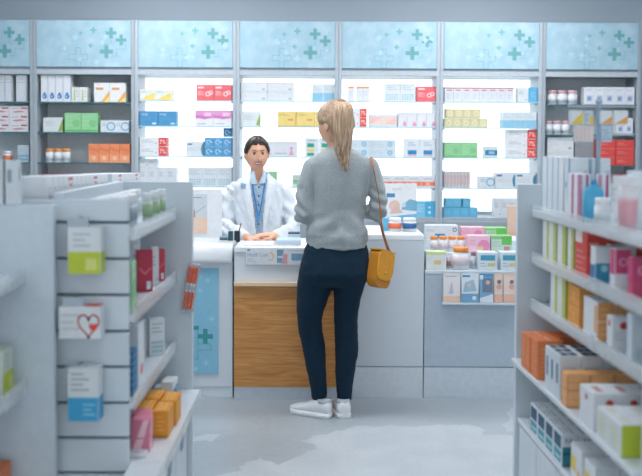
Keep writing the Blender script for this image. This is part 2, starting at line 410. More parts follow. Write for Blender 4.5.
ORD = ['leftmost', 'second', 'third', 'fourth', 'fifth', 'sixth', 'seventh', 'eighth', 'ninth']
def pos_word(i, n):
    if n == 1: return ''
    if n == 2: return ('left', 'right')[i]
    if n == 3: return ('left', 'middle', 'right')[i]
    return 'leftmost' if i == 0 else ('rightmost' if i == n-1 else ORD[i]+' from left')
def pill_bottle(design_mats, r, h, name='pill_bottle'):
    key = (design_mats, round(r, 3), round(h, 3), name)
    if key in _cart:
        return dup(_cart[key])
    body, cap, band = design_mats
    mb = MB(); B = mat(body, .35); L = mat(band, .5)
    mb.lathe([(r*.9, 0), (r, .004), (r, h*.2), (r*1.005, h*.2), (r*1.005, h*.62), (r, h*.62), (r, h*.7), (r*.8, h*.78), (r*.8, h*.8)], B, mats=[B, B, L, L, L, B, B, B])
    o = mb.build(name)
    mc = MB(); C = mat(cap, .4); mc.lathe([(r*.86, h*.78), (r*.92, h*.8), (r*.92, h*.96), (r*.86, h)], C); mc.build('cap', o)
    _cart[key] = o; return o

# ------------------------------------------------------------------ room
wall_blue = mat('#b4c2cd', .7, vary=.03, scale=1.2)
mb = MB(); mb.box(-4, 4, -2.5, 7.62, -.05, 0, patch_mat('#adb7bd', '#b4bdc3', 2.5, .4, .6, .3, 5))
def fl(px, py):
    d = CR @ Vector(((px-CX)/F, -(py-PY)/F, -1)); t = -EYE/d.z; return (d.x*t, d.y*t)
pale_patch = patch_mat('#c3cbd0', '#cbd2d6', 4, .4, .6, .35, 5)  # slightly paler grey for the irregular floor patches
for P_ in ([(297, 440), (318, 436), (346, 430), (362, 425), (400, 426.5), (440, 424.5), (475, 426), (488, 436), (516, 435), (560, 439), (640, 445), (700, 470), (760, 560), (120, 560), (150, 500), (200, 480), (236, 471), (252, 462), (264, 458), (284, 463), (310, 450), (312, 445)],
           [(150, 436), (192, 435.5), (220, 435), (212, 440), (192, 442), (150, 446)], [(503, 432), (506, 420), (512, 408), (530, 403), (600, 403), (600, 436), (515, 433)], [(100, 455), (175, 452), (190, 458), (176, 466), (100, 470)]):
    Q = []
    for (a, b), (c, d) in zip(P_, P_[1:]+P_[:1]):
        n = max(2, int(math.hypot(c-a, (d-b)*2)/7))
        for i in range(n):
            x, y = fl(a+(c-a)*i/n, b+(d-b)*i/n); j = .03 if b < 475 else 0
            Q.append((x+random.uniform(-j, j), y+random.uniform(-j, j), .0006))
    mb.poly(Q, pale_patch, (0, 0, 1))
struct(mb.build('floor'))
mb = MB(); mb.box(-4, 4, -2.5, 7.62, 3.0, 3.06, mat('#dfe6ea', .8)); struct(mb.build('ceiling'))
mb = MB(); mb.box(-4, 4, 7.52, 7.62, 0, 3.0, wall_blue); struct(mb.build('wall_back'))
for nm, x in (('wall_left', -4.1), ('wall_right', 4)):
    mb = MB(); mb.box(x, x+.1, -2.5, 7.62, 0, 3.0, wall_blue); struct(mb.build(nm))
for i, (x, y, g) in enumerate([(-2.2, 1.2, 0), (0, 1.2, 0), (2.2, 1.2, 0), (-2.2, 4.3, 1), (0, 4.3, 1), (2.2, 4.3, 1), (-1.2, 6.2, 2), (1.2, 6.2, 2)]):  # out-of-view panels added to brighten the room, rear row strongest
    t = thing('unseen_ceiling_light', ('front', 'middle', 'rear')[g]+' unseen ceiling light panel, '+(('left', 'centre', 'right')[i % 3] if g < 2 else ('left', 'right')[i-6])+' of its row, white frame', 'ceiling light', (x, y, 3.0), 0, 'unseen ceiling light panels')
    mb = MB(); mb.box(-.62, .62, -.32, .32, -.03, -.0005, M_frame, b=.004); mb.build('frame', t)
    mb = MB(); mb.box(-.59, .59, -.29, .29, -.036, -.0305, mat('#fbfbff', .5, emit=(2.6, 7.0, 7.6)[g], vary=0)); mb.build('diffuser', t)

# ------------------------------------------------------------------ wall shelving
YB = 7.10; s_of = YB
px_post = [-69, 33.0, 134.5, 236.2, 338.5, 440.3, 542.6, 641.5]
bay_name = ['cut-off left bay', 'dark left bay', 'leftmost lit bay', 'bay behind pharmacist', 'bay right of ponytail', 'rightmost lit bay', 'dark right bay']
shelf_names = ['top shelf', 'second shelf', 'third shelf', 'fourth shelf', 'bottom shelf']
lit_y = [101.0, 126.6, 156.9, 187.3, 216.9]; dark_y = [103.2, 133.4, 164.0, 194.0, 218.5]
SHZ = []
header_blue = patch_mat('#a9cede', '#bcd9e4', 9, .45, .65, .4, 6)
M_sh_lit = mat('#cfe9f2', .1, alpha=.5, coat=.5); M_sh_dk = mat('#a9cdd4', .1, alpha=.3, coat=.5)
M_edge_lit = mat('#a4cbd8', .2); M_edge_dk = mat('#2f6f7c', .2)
bay_label = ['grey unlit wall shelving bay cut off by left picture edge', 'unlit grey wall shelving bay holding green and orange cartons at left',
 'backlit wall shelving bay holding blue, pink and red cartons left of pharmacist', 'backlit wall shelving bay directly behind the pharmacist holding yellow cartons',
 'backlit wall shelving bay just right of the blonde ponytail', 'backlit wall shelving bay holding beige and blue cubes, rightmost lit one',
 'unlit grey wall shelving bay at right with squat pink-capped jars']
for k in range(7):
    lit = 2 <= k <= 5
    x0 = ax(px_post[k], YB, 60); x1 = ax(px_post[k+1], YB, 60); xc = (x0+x1)/2; W = (x1-x0)/2
    ys = lit_y if lit else dark_y
    zs = [at(321, y, YB).z for y in ys]; SHZ.append(zs)
    zt = at(321, 21.5, YB).z; zh = at(321, 71.0, YB).z; zb = zs[4]
    t = thing('wall_shelving', bay_label[k], 'shelving', (xc, YB, 0))
    T = .027; D_ = .36 if lit else .30
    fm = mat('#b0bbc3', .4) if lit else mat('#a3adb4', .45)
    for sgn, nm in ((-1, 'side_panel'), (1, 'side_panel')):
        mb = MB(); xa = sgn*(W-.0008); mb.box(xa, xa-sgn*T, 0, D_, 0, zt+.004, fm, b=.002); mb.build(nm, t)
    mb = MB(); mb.box(-W+T, W-T, .018, .34, zh+.002, zh+.02, fm); mb.box(-W+T, W-T, .004, .03, zh-.036, zh+.002, mat('#b8c2c9', .4), b=.002); mb.box(-W+T, W-T, .02, .34, zh-.03, zh-.006, fm); mb.build('header_rail', t)
    if lit:
        mb = MB(); mb.box(-W+T+.001, W-T-.001, D_-.06, D_-.03, zb+.03, zh-.04, M_light); mb.build('light_panel', t)
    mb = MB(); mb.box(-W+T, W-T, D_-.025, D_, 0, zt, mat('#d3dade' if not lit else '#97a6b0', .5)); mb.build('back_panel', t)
    # printed header
    mb = MB(); w0 = 2*W-2*T-.004; h0 = zt-zh-.004
    mb.box(-w0/2, w0/2, -.002, .016, zh+.022, zt, header_blue, b=.002)
    h0 = zt-zh-.022
    p = Plane(mb, (-w0/2, -.002, zh+.022), (1, 0, 0), (0, 0, 1), w0, h0)
    tl = '#6aa6aa'; sw = p.w
    for u, v, sz in ((.466, .278, .046), (.604, .208, .07), (.792, .27, .114), (.899, .419, .114), (.742, .669, .14), (.575, .542, .055)): p.cross(u, 1-v, sz*sw, tl if sz > .1 else '#79b6b9')
    p.cross(.442, .211, .2*sw, '#6fb3bf', .27, outline=.004)
    p.line([(.792, .66), (.792, .5), (.705, .5), (.705, .4)], .003, '#6fb3bf'); p.line([(.899, .5), (.945, .5), (.945, .385), (.848, .385), (.848, .235), (.79, .235)], .003, '#6fb3bf')
    for i in range(7):
        u = .25+.7*random.random(); v = .08+.6*random.random(); p.cross(u, v, sw*(.03+.04*random.random()), '#b3d3df', .35)
    mb.build('header_panel', t)
    # glass shelves
    for j, z in enumerate(zs[:4]):
        mb = MB(); mb.box(-W+T+.001, W-T-.001, .012, D_-.065 if lit else D_-.03, z-.008, z, M_sh_lit if lit else M_sh_dk)
        sh = mb.build('glass_shelf', t)
        mb = MB(); mb.box(-W+T+.001, W-T-.001, .008, .0118, z-.0085, z, M_edge_lit if lit else M_edge_dk); mb.build('polished_edge', sh)
        for sgn in (-1, 1):
            mb = MB(); mb.box(sgn*(W-T-.001), sgn*(W-T-.018), .05, .07, z-.02, z-.0085, M_steel); mb.build('shelf_pin', sh)
    # base
    mb = MB(); mb.box(-W+T, W-T, .0, D_-.03, .08, zb, mat('#a9b4bb', .45), b=.002); mb.build('base_cabinet', t)
    mb = MB(); mb.box(-W+T+.004, W-T-.004, -.018, -.0005, .1, zb-.03, mat('#9fabb3', .45), b=.002); dr = mb.build('door', t)
    mb = MB(); mb.box(W-T-.06, W-T-.045, -.032, -.0185, zb-.25, zb-.12, M_steel, b=.003); mb.build('handle', dr)

YP = YB+.03
def row(design, n, x0, x1, ytop, bay, sh, desc, d=.1, ybase=None, tiers=1, name='medicine_carton', cat='carton', jit=0.0, tierdesc=None, dy=0.0, back=0, cols_top=None, flush=True):
    """n cartons side by side between columns x0..x1 of one shelf, in tiers"""
    Y = YP+dy; zs = SHZ[bay][sh]; xa = ax(x0, Y, 130); xb = ax(x1, Y, 130); w = (xb-xa)/n
    px_mid = (x0+x1)/2
    H = at(px_mid, ytop, Y).z-(zs)+0.0
    H -= (at(px_mid, 130, Y).z-at(321, 130, Y).z)*0
    h = H/tiers; d = min(d, .2)
    grp = desc+' on '+shelf_names[sh]+' of '+bay_name[bay]
    for tr in range(tiers):
        cnt = n if (tr < tiers-1 or cols_top is None) else cols_top
        for i in range(cnt):
            if name == 'medicine_carton': o = carton(design, w-.0016, d, h-.0008)
            else: o = pill_bottle(design, min(w*.48, .05), h-.0008, name)
            o.location = (xa+w*(i+.5), Y+d/2+(random.random()*jit), zs+.0003+tr*h)
            if jit: o.rotation_euler = (0, 0, random.uniform(-.5, .5)*jit*3)
            pw = pos_word(i, cnt)
            tw = '' if tiers == 1 else ((('lower', 'upper')[tr] if tiers == 2 else ('lowest', 'middle', 'topmost')[tr]))
            lab = (pw+(', '+tw+' tier, ' if tw and pw else (tw+' ' if tw else (' ' if pw else '')))+desc if True else '')
            lab = (desc if not (pw or tw) else desc+', '+(tw+' ' if tw else '')+(pw or 'one'))+', '+shelf_names[sh]+' of '+bay_name[bay]
            tag(o, lab, cat, grp if n*tiers > 1 else None)
# bay 0
row('tallplain', 2, -1, 12.4, 75, 0, 0, 'tall pale carton')
row('tallplain', 1, 16.4, 27.5, 75, 0, 0, 'single tall grey-edged carton')
row('redtext', 2, -9.5, 28.5, 106, 0, 1, 'white and red carton', tiers=3)
row(('#dfe3e4', '#e9edef', '#e07a4c'), 1, 0.5, 10, 151, 0, 2, 'white jar with orange label', name='pill_jar', cat='jar')
row('blister', 1, 17.5, 29, 145, 0, 2, 'grey carton with blue squares')
row('tealbeige', 1, 21, 28.5, 174, 0, 3, 'beige and teal carton')
# bay 1
row('emblem', 4, 41, 71, 74.8, 1, 0, 'tall white carton')
row('greenfig', 2, 71.5, 87.5, 87, 1, 0, 'small white and green carton')
row('orangecorner', 2, 94, 126, 82.8, 1, 0, 'white carton with orange corner')
row('greenside', 1, 43, 62.5, 117.5, 1, 1, 'white carton with green side')
row('green', 2, 64.5, 97.8, 113, 1, 1, 'bright green carton')
row('circle', 2, 100.5, 129, 120.4, 1, 1, 'white carton with blue circle')
row(('#e3e6e8', '#ef9a55', '#d2d9dd'), 3, 43.5, 69, 148.6, 1, 2, 'white bottle with orange cap', name='pill_bottle', cat='bottle')
row('orangefull', 4, 88.5, 130, 143.8, 1, 2, 'orange carton')
row('redstripe', 2, 43, 81.5, 175, 1, 3, 'red striped carton')
# bay 2
row('yellow', 2, 139.5, 172.5, 89.4, 2, 0, 'white carton with yellow wedge')
row('red', 2, 196.3, 231.8, 84.7, 2, 0, 'red carton')
row('blue', 2, 139.5, 176.5, 111, 2, 1, 'blue carton with white print')
row('pink', 2, 195, 231.8, 110.2, 2, 1, 'pink and white carton')
row('seven', 1, 139.5, 167, 137.2, 2, 2, 'white carton with red 7% patch', tiers=2)
row('bluemark', 1, 186, 203.5, 141.4, 2, 2, 'white carton with blue chevron edge')
row('cubeblue', 3, 204.5, 231.8, 137.6, 2, 2, 'small blue carton', tiers=2)
o = carton('cubedark', ax(231.5, YP)-ax(223, YP), .08, .07); o.location = ((ax(231.5, YP)+ax(223, YP))/2, YP+.05, at(321, 137.6, YP).z+.002)
tag(o, 'darker blue carton alone on top of the small blue stack in first lit bay', 'carton')
row('plain', 4, 139.5, 176.5, 167.4, 2, 3, 'plain grey-white carton')
zz = at(158, 167.2, YP).z
for i in range(2):
    w_ = (ax(157.5, YP)-ax(139.5, YP))/2
    o = carton('plain', w_-.002, .09, .066); o.location = (ax(139.5, YP)+w_*(i+.5), YP+.05, zz+.0012)
    tag(o, ('left', 'right')[i]+' of two plain cartons lying on the grey-white row in first lit bay', 'carton', 'plain cartons on upper tier of first lit bay')
row('dots', 3, 187.7, 231.8, 167.4, 2, 3, 'white carton with dotted blue band')
# bay 3
row('bigwhite', 2, 241, 293.8, 82, 3, 0, 'wide white carton', tiers=2)
row('paleblue', 2, 311.8, 334, 84, 3, 0, 'white carton with pale blue base')
row('greenside', 1, 242, 260, 111.4, 3, 1, 'white carton with green edge')
row('yellowcarton', 3, 277.4, 334, 111.4, 3, 1, 'yellow carton')
row('figures', 1, 262, 297.3, 141.4, 3, 2, 'white carton with pink figures')
row('tealbands', 2, 304.8, 333.5, 137.8, 3, 2, 'white carton with green, yellow bands')
row('greenfull', 1, 267, 277, 171.5, 3, 3, 'small green carton')
row('greensm', 1, 292.2, 303, 174.8, 3, 3, 'white carton with green band')
row('bluewhite', 1, 283, 296, 205, 3, 4, 'white and blue carton')
# bay 4
row('orangetop', 1, 348, 354.2, 86.2, 4, 0, 'single slim orange-topped carton')
row('orangetop', 2, 356.3, 369.2, 86.2, 4, 0, 'paired slim orange-topped carton')
row('dots', 2, 384.2, 415.2, 83, 4, 0, 'white carton with dotted band')
row('red', 1, 416.2, 435.6, 86.3, 4, 0, 'red carton')
row('seven', 1, 344, 366.8, 108.4, 4, 1, 'white carton with red 7% patch', tiers=2)
row('diag', 1, 368.9, 397, 114.4, 4, 1, 'wide carton with pale peach face')
row('drop', 4, 397.8, 436.2, 112.2, 4, 1, 'white carton with pink drop')
row('swirl', 2, 344, 396, 139.6, 4, 2, 'pale carton with blue swirl', tiers=2)
row('bluelabel', 2, 404.3, 435.8, 138.7, 4, 2, 'white carton with blue label')
row('orangestripe', 4, 379, 436.2, 175.7, 4, 3, 'white pack with orange stripe')
row('cyan', 1, 416, 436, 201.4, 4, 4, 'sky blue carton')
# bay 5
row('redtop', 8, 444.3, 513.6, 87, 5, 0, 'slim white carton with red top line')
row('plain', 1, 517.2, 528.2, 87.4, 5, 0, 'plain white carton')
row('bluebox', 1, 528.4, 536.6, 87.4, 5, 0, 'narrow blue carton')
row('beige', 5, 444.3, 487.6, 118.4, 5, 1, 'beige cube carton')
zz = at(465, 118.0, YP).z; w_ = (ax(487.6, YP)-ax(444.3, YP))/5
for i in range(4):
    o = carton('beige', w_-.0016, .1, .07); o.location = (ax(444.3, YP)+w_*(i+.5), YP+.05, zz+.0006)
    tag(o, 'beige cube carton, upper tier '+pos_word(i, 4)+', second shelf of rightmost lit bay', 'carton', 'beige cube cartons in upper tier')
row('paleblue', 3, 502, 536.5, 112, 5, 1, 'white and pale blue carton')
row('green', 2, 444.3, 478, 142.3, 5, 2, 'bright green carton')
row('bluewhite', 1, 485, 498.2, 146.4, 5, 2, 'small white carton with blue band')
row('seven', 1, 507, 536.4, 129.6, 5, 2, 'white carton with red 7% patch', tiers=3)
row('spine', 8, 444.3, 471, 171.4, 5, 3, 'thin upright grey-pink carton')
row('circle', 1, 479.4, 495.2, 176.2, 5, 3, 'white carton with blue circle')
row('bluemark', 2, 495.6, 536.4, 172.7, 5, 3, 'white carton with blue chevron edge')
row('bluecube', 4, 444.3, 478.7, 207.7, 5, 4, 'sky blue cube carton')
zz = at(460, 207.4, YP).z; w_ = (ax(478.7, YP)-ax(444.3, YP))/4
for i in range(3):
    o = carton('bluecube', w_-.005, .08, .068); o.location = (ax(444.3, YP)+w_*(i+.5)+.001*i, YP+.05, zz+.0008); o.rotation_euler = (0, 0, (.06, -.08, .1)[i])
    tag(o, 'sky blue cube carton, upper tier '+pos_word(i, 3)+', bottom shelf of rightmost lit bay', 'carton', 'sky blue cubes in upper tier')
row('plain', 3, 494.8, 518.5, 198.6, 5, 4, 'tall white-grey carton')
# bay 6
row(('#dde1e5', '#d3aab0', '#dfe3e6'), 3, 548, 578.5, 90, 6, 0, 'squat white jar with pinkish cap', name='pill_jar', cat='jar')
row('bluesq', 5, 583.5, 634, 87, 6, 0, 'white carton with blue square')
row(('#dde1e5', '#d3aab0', '#dfe3e6'), 3, 546, 571.5, 120.6, 6, 1, 'squat white jar with pinkish cap', name='pill_jar', cat='jar')
row('bluesq', 2, 616, 633, 118, 6, 1, 'white carton with blue square')
row('bigwhite', 1, 547.6, 574, 137.6, 6, 2, 'large white carton', tiers=2)
row('greybox', 1, 575, 595, 141.5, 6, 2, 'dark grey carton')
row('redbox', 2, 597, 634.5, 139.6, 6, 2, 'red carton', tiers=3)
row('redbox', 1, 617, 634.5, 175, 6, 3, 'lone red carton')

# ------------------------------------------------------------------ service counter
M_cnt = mat('#dde4ea', .3, vary=.02, scale=2); M_cnt2 = mat('#cfd8df', .35, vary=.02, scale=2); M_top = mat('#eef3f6', .22, vary=.01)
M_kick = mat('#b9c4cc', .4)
YF = 5.12
# left desk with rounded front edge
xl0 = -1.95; xl1 = ax(232.5, YF, 300)
zt1 = az(244.5, YF); zl1 = az(263, YF)
t = thing('service_desk', 'white desk with rounded front edge and blue printed panel left of wooden-fronted counter', 'counter', ((xl0+xl1)/2, YF, 0))
W = (xl1-xl0)/2; r = zt1-zl1
mb = MB(); pr = [(.46, zt1-.004), (.46, zl1), (.0, zl1)]+[( -.035+ .07*(1-math.cos(a)), zl1+r*math.sin(a)) for a in [i*PI/16 for i in range(0, 9)]]
mb.prism(pr, -W, W, M_top, 'x', sm=True); mb.build('worktop', t)
mb = MB(); mb.box(-W, W, .0, .44, .06, zl1-.0005, M_cnt, b=.002); mb.build('body', t)
mb = MB(); mb.box(-W, W, .006, .42, 0, .0595, M_cnt); mb.build('plinth', t)
mb = MB(); pxa = ax(150, YF)-(xl0+xl1)/2; pxb = ax(218.5, YF)-(xl0+xl1)/2; za = az(373, YF+.03); zb_ = az(268, YF+.03)
mb.box(pxa, pxb, -.008, -.0005, za, zb_, mat('#8cc5dd', .4), b=.001)
p = Plane(mb, (pxa, -.008, za), (1, 0, 0), (0, 0, 1), pxb-pxa, zb_-za); wpx = 68.5
def pu(px): return (px-150)/wpx
def pv(py): return (373-py)/105
p.cross(pu(205.5), pv(335.5), .088, '#3f9a9d'); p.rect(pu(190), pv(329), pu(199), pv(325), '#3f9a9d'); p.cross(pu(186), pv(352), .07, '#3f9a9d')
p.line([(pu(198), pv(329)), (pu(198), pv(343)), (pu(211), pv(343)), (pu(211), pv(349)), (pu(198), pv(349)), (pu(198), pv(358)), (pu(188), pv(358))], .004, '#5fb0b8')
for u, v in ((200, 290), (212, 318), (196, 368), (206, 362), (200, 276), (208, 280), (182, 300), (170, 330)): p.cross(pu(u), pv(v), .03, '#a5d5e6', .35)
mb.build('printed_panel', t)
# middle counter with wooden front
xm0 = ax(234, YF-.06, 300); xm1 = ax(352, YF-.06, 300); zt2 = az(247.5, YF-.06)
t = thing('service_counter', 'white counter with wide wooden front panel behind the standing woman', 'counter', ((xm0+xm1)/2, YF-.06, 0)); W = (xm1-xm0)/2
mb = MB(); mb.box(-W, W, 0, .5, zt2-.03, zt2, M_top, b=.003); mb.build('worktop', t)
mb = MB(); mb.box(-W, W, .012, .48, .1, zt2-.0305, M_cnt, b=.002); mb.build('body', t)
mb = MB(); mb.box(-W, W, .016, .46, 0, .0995, mat('#d5dfe6', .4)); mb.build('plinth', t)
zw0 = az(387, YF-.06); zw1 = az(286, YF-.06); zw2 = az(282, YF-.06)
mb = MB(); mb.box(-W, W, -.006, .0115, zw0, zw1, wood_mat('#b5763c', '#d89c58', 1.6), b=.001); mb.build('wooden_panel', t)
mb = MB(); mb.box(-W, W, -.03, .0115, zw1+.0005, zw2, mat('#e4c9a8', .4), b=.002); mb.build('panel_ledge', t)
# sign strip on the counter front
sx0 = ax(246, YF-.06) ; sx1 = ax(330, YF-.06); sz0 = az(264.5, YF-.06); sz1 = az(248.5, YF-.06)
t = thing('printed_sign', 'long printed sign strip reading Health Cool on the counter front', 'sign', ((sx0+sx1)/2, YF-.0605, sz0))
mb = MB(); W = (sx1-sx0)/2; H = sz1-sz0; mb.box(-W, W, -.004, 0, 0, H, mat('#dfe3e8', .4)); p = Plane(mb, (-W, -.004, 0), (1, 0, 0), (0, 0, 1), 2*W, H)
def su(px): return (px-246)/84
p.text('Health Cool', su(247.5), .48, H*.26, '#5f7f9f', .24); p.rect(su(247.5), .82, su(250), .95, '#2f6f86'); p.lines(su(248), su(256), .12, .4, 2, '#b3bfc9')
p.ring(su(269.5), .5, H*.3, H*.1, '#e8bc83', -PI*.6, PI*.45, 10); p.rect(su(277), .1, su(283.5), .92, '#3688a8'); p.rect(su(282), .04, su(287.5), .65, '#dc8f9d'); p.rect(su(277.5), .4, su(283), .52, '#bfe0ea')
p.rect(su(291.5), .25, su(304), .68, '#2e8db5'); p.lines(su(288), su(304), .78, .95, 1, '#c4b8b4')
mb.build('sign_card', t)
mb = MB(); mb.box(-W-.003, W+.003, -.009, -.0055, -.004, H+.003, M_clear); mb.build('acrylic_cover', t)
# right counter
xr0 = ax(353, YF, 300); xr1 = ax(423.7, YF, 300); zt3 = az(234.5, YF)
t = thing('service_counter', 'plain pale grey counter to the right of the standing woman', 'counter', ((xr0+xr1)/2, YF, 0)); W = (xr1-xr0)/2
mb = MB(); mb.box(-W, W, 0, .6, zt3-.03, zt3, M_top, b=.003); mb.build('worktop', t)
zk = az(366.5, YF)
mb = MB(); mb.box(-W, W, .002, .58, zk+.002, zt3-.0305, M_cnt2, b=.001); mb.build('body', t)
mb = MB(); mb.box(-W, W, .004, .56, 0, zk-.002, mat('#d5dde3', .35), b=.001); mb.build('plinth', t)
# low display cabinet
xc0 = ax(424.6, YF, 300); xc1 = 1.62; zt4 = az(270, YF)
t = thing('display_counter', 'lower pale grey cabinet carrying tiers of small cartons and bottles at right', 'counter', ((xc0+xc1)/2, YF, 0)); W = (xc1-xc0)/2; xcm = (xc0+xc1)/2
mb = MB(); mb.box(-W, W, .0, .62, zt4-.02, zt4, mat('#d3dde4', .3), b=.003); mb.build('worktop', t)
mb = MB(); mb.box(-W, W, .004, .6, zk+.002, zt4-.0205, mat('#b4c3d0', .4), b=.001); mb.build('body', t)
mb = MB(); mb.box(-W, W, .006, .58, 0, zk-.002, mat('#cfd9e0', .35), b=.001); mb.build('plinth', t)
st = thing('stepped_riser', 'white stepped riser under the tiers of cartons on the low cabinet', 'display stand', (xcm, YF+.14, zt4+.0002))
zs1 = az(251.8, YF+.16)-zt4; zs2 = az(239, YF+.32)-zt4; xw = W-.005
for nm, ya, yb, hh in (('front_step', 0, .159, zs1), ('rear_step', .16, .44, zs2)):
    mb = MB(); mb.box(-xw, xw, ya, yb, 0, hh, mat('#dbe6ec', .3), b=.002); mb.build(nm, st)
def onstep(design, n, x0, x1, ytop, Y, z, desc, labs, d=.09, cat='carton', nm='medicine_carton', group=None, w_=None):
    xa = ax(x0, Y, 250); xb = ax(x1, Y, 250); w = (xb-xa)/n; h = az(ytop, Y, (x0+x1)/2)-z
    for i in range(n):
        if nm == 'medicine_carton': o = carton(design, w-.0016, d, h)
        else: o = pill_bottle(design, w*.47, h, nm)
        o.location = (xa+w*(i+.5), Y+d/2, z+.0006); tag(o, labs[i] if isinstance(labs, list) else labs, cat, group)
def d_logo(P):
    f = P['f']; f.text('ETICA', .03, .55, f.h*.14, '#8ea3b0'); f.rect(.28, .1, .6, .4, '#3a93c4'); f.ring(.9, .7, f.h*.16, f.h*.06, '#2e6f92')
def d_pinkbox(P):
    f = P['f']; f.disc(.72, .4, f.h*.38, '#e58fb6'); f.rect(.4, .1, .7, .35, '#e3cf9a'); P['t'].rect(0, 0, 1, 1, '#eec3d4'); f.lines(.05, .35, .4, .8, 3, '#e0a8bd')
def d_greenbox(P):
    f = P['f']; f.rect(.5, .45, 1, 1, '#6cc35e'); f.rect(0, .8, .5, 1, '#8ecf8c'); f.rect(.62, .1, .9, .35, '#d48a9a'); P['t'].rect(0, 0, 1, 1, '#8fd27f'); f.lines(.05, .45, .3, .7, 3, '#a7c9b0')
def d_tealtop(P):
    f = P['f']; f.rect(.1, .55, .9, .85, '#4aa0bd'); f.rect(.5, .2, .9, .4, '#d9cb86'); f.lines(.08, .45, .15, .45, 2, '#a8bac4')
def d_limetop(P): P['t'].rect(0, 0, 1, 1, '#d8e6a8'); P['f'].rect(.4, .3, .75, .55, '#dfc98a'); P['f'].rect(0, .85, 1, 1, '#d3e29c')
z1 = zt4+.0004; z2 = zt4+zs1+.0006; z3 = zt4+zs2+.0006
onstep(('#dde5ea', d_logo), 1, 421.0+4.5, 458, 225.5, YF+.33, z3, '', 'large white carton with blue logo at left end of the top step')
onstep(('#edb9cd', d_pinkbox), 1, 461, 484.5, 227.5, YF+.33, z3, '', 'pink carton on the top step beside the green one')
onstep(('#b6dcb4', d_greenbox), 1, 485, 507, 228, YF+.33, z3, '', 'green carton at right end of the top step')
OB = ('#e6eaee', '#f0954a', '#dfd2d7')
onstep(OB, 4, 430.5, 466.5, 237, YF+.17, z2, '', ['white bottle with orange cap on middle step, '+pos_word(i, 4)+' of four' for i in range(4)], cat='bottle', nm='pill_bottle', group='orange-capped bottles on the middle step')
onstep(('#eec6d6', d_pinkbox), 1, 468, 490, 236, YF+.17, z2, '', 'pink carton with yellow tag on the middle step')
onstep(('#c9dccf', d_greenbox), 1, 491, 512, 236, YF+.17, z2, '', 'green-topped white carton on the middle step')
onstep(('#dfe5e3', d_limetop), 1, 426, 446.5, 252, YF+.02, z1, '', 'white carton with lime top at front left of the low cabinet')
onstep(OB, 1, 453, 471, 248, YF+.02, z1, '', 'wide white bottle with orange cap standing in front row', cat='bottle', nm='pill_bottle')
onstep(('#dfe5ea', '#e8ebee', '#c98f8a'), 2, 447, 452.5, 257, YF+.05, z1, '', ['tiny white bottle, left of two beside lime-topped carton', 'tiny white bottle, right of two beside lime-topped carton'], cat='bottle', nm='small_bottle', group='tiny white bottles')
onstep(('#dde5ea', '#8d6f7a', '#cfd8de'), 1, 472, 477.5, 253, YF+.05, z1, '', 'small white bottle with dark cap beside wide orange-capped bottle', cat='bottle', nm='small_bottle')
onstep(('#dbe6ed', d_tealtop), 1, 478.5, 497.5, 252.5, YF+.02, z1, '', 'white carton with teal title bar in front row of low cabinet')
onstep(('#d4e2ea', d_tealtop), 1, 501, 518, 252.5, YF+.02, z1, '', 'pale blue carton at right end of the front row')
# leaflet holder
x0 = ax(443, YF-.04); x1 = ax(519, YF-.04); z0 = az(304, YF-.04); z1_ = az(272, YF-.04)
t = thing('leaflet_holder', 'clear leaflet holder fixed to the front of the low cabinet', 'holder', ((x0+x1)/2, YF-.002, z0)); W = (x1-x0)/2
mb = MB(); mb.box(-W, W, -.05, 0, 0, .012, mat('#c8d8e4', .2), b=.002); mb.build('base_ledge', t)
mb = MB(); mb.box(-W, W, -.05, -.047, .0125, .16, M_clear); mb.build('front_pane', t)
mb = MB(); mb.box(-W, W, -.004, -.001, .0125, z1_-z0, M_clear); mb.build('back_pane', t)
LF = [(444, 460.6, '#e6e3e2', 'pale leaflet with orange foot, leftmost in the clear holder', 0), (462, 479, '#dfe8ee', 'blue and white leaflet second from left in the holder', 1), (480.3, 493.7, '#4e9ccc', 'blue leaflet with dark picture, middle of the holder', 2), (494.8, 503, '#f0cdb8', 'narrow peach leaflet with dark portrait picture in the holder', 3), (504.3, 517.5, '#efd0c0', 'peach leaflet at the right end of the holder', 4)]
for a, b, c, lab, k in LF:
    xa = ax(a, YF-.03); xb = ax(b, YF-.03); w_ = xb-xa; h_ = az(273, YF-.03)-z0-.013
    mb = MB(); mb.box(-w_/2, w_/2, -.003, .003, 0, h_, mat(c, .4)); p = Plane(mb, (-w_/2, -.003, 0), (1, 0, 0), (0, 0, 1), w_, h_)
    if k == 0: p.rect(0, 0, 1, .22, '#eec19b'); p.poly([(.3, .3), (.6, .3), (.5, .75)], '#b9b6c4'); p.lines(.1, .7, .85, .95, 1, '#b6bdc4')
    elif k == 1: p.rect(0, 0, 1, .3, '#3796c6'); p.poly([(.1, .35), (.9, .4), (.7, .8), (.2, .7)], '#8fb8d0'); p.disc(.45, .6, .012, '#dfb7a4'); p.disc(.75, .15, .012, '#e3eef4'); p.rect(.05, .88, .5, .95, '#3796c6')
    elif k == 2: p.rect(.2, .35, .95, .85, '#3c5a7c'); p.disc(.6, .7, .012, '#d9b3a0'); p.poly([(0, 0), (1, 0), (1, .3), (0, .15)], '#dde9f0'); p.rect(0, .8, .25, .95, '#dcebf4')
    else: p.disc(.6, .55, .016, '#d99f84'); p.disc(.6, .72, .012, '#4c5666'); p.rect(0, 0, 1, .28, '#f2b18c'); p.rect(.1, .3, .9, .36, '#e9e4e2')
    o = mb.build('leaflet'); o.location = ((xa+xb)/2, YF-.03, z0+.0127); o.rotation_euler = (math.radians(-3), 0, 0); tag(o, lab, 'leaflet')
# peach divider at the right end
xa = ax(508.5, 5.78); xb = xa+.5
t = MB(); z = az(205, 5.78); t.box(0, .5, -.012, .012, 0, z, mat('#e6c3ae', .5), b=.002); o = t.build('partition_panel'); o.location = (xa, 5.78+.04, 0)
tag(o, 'pale peach partition panel half hidden behind right display rack', 'panel')
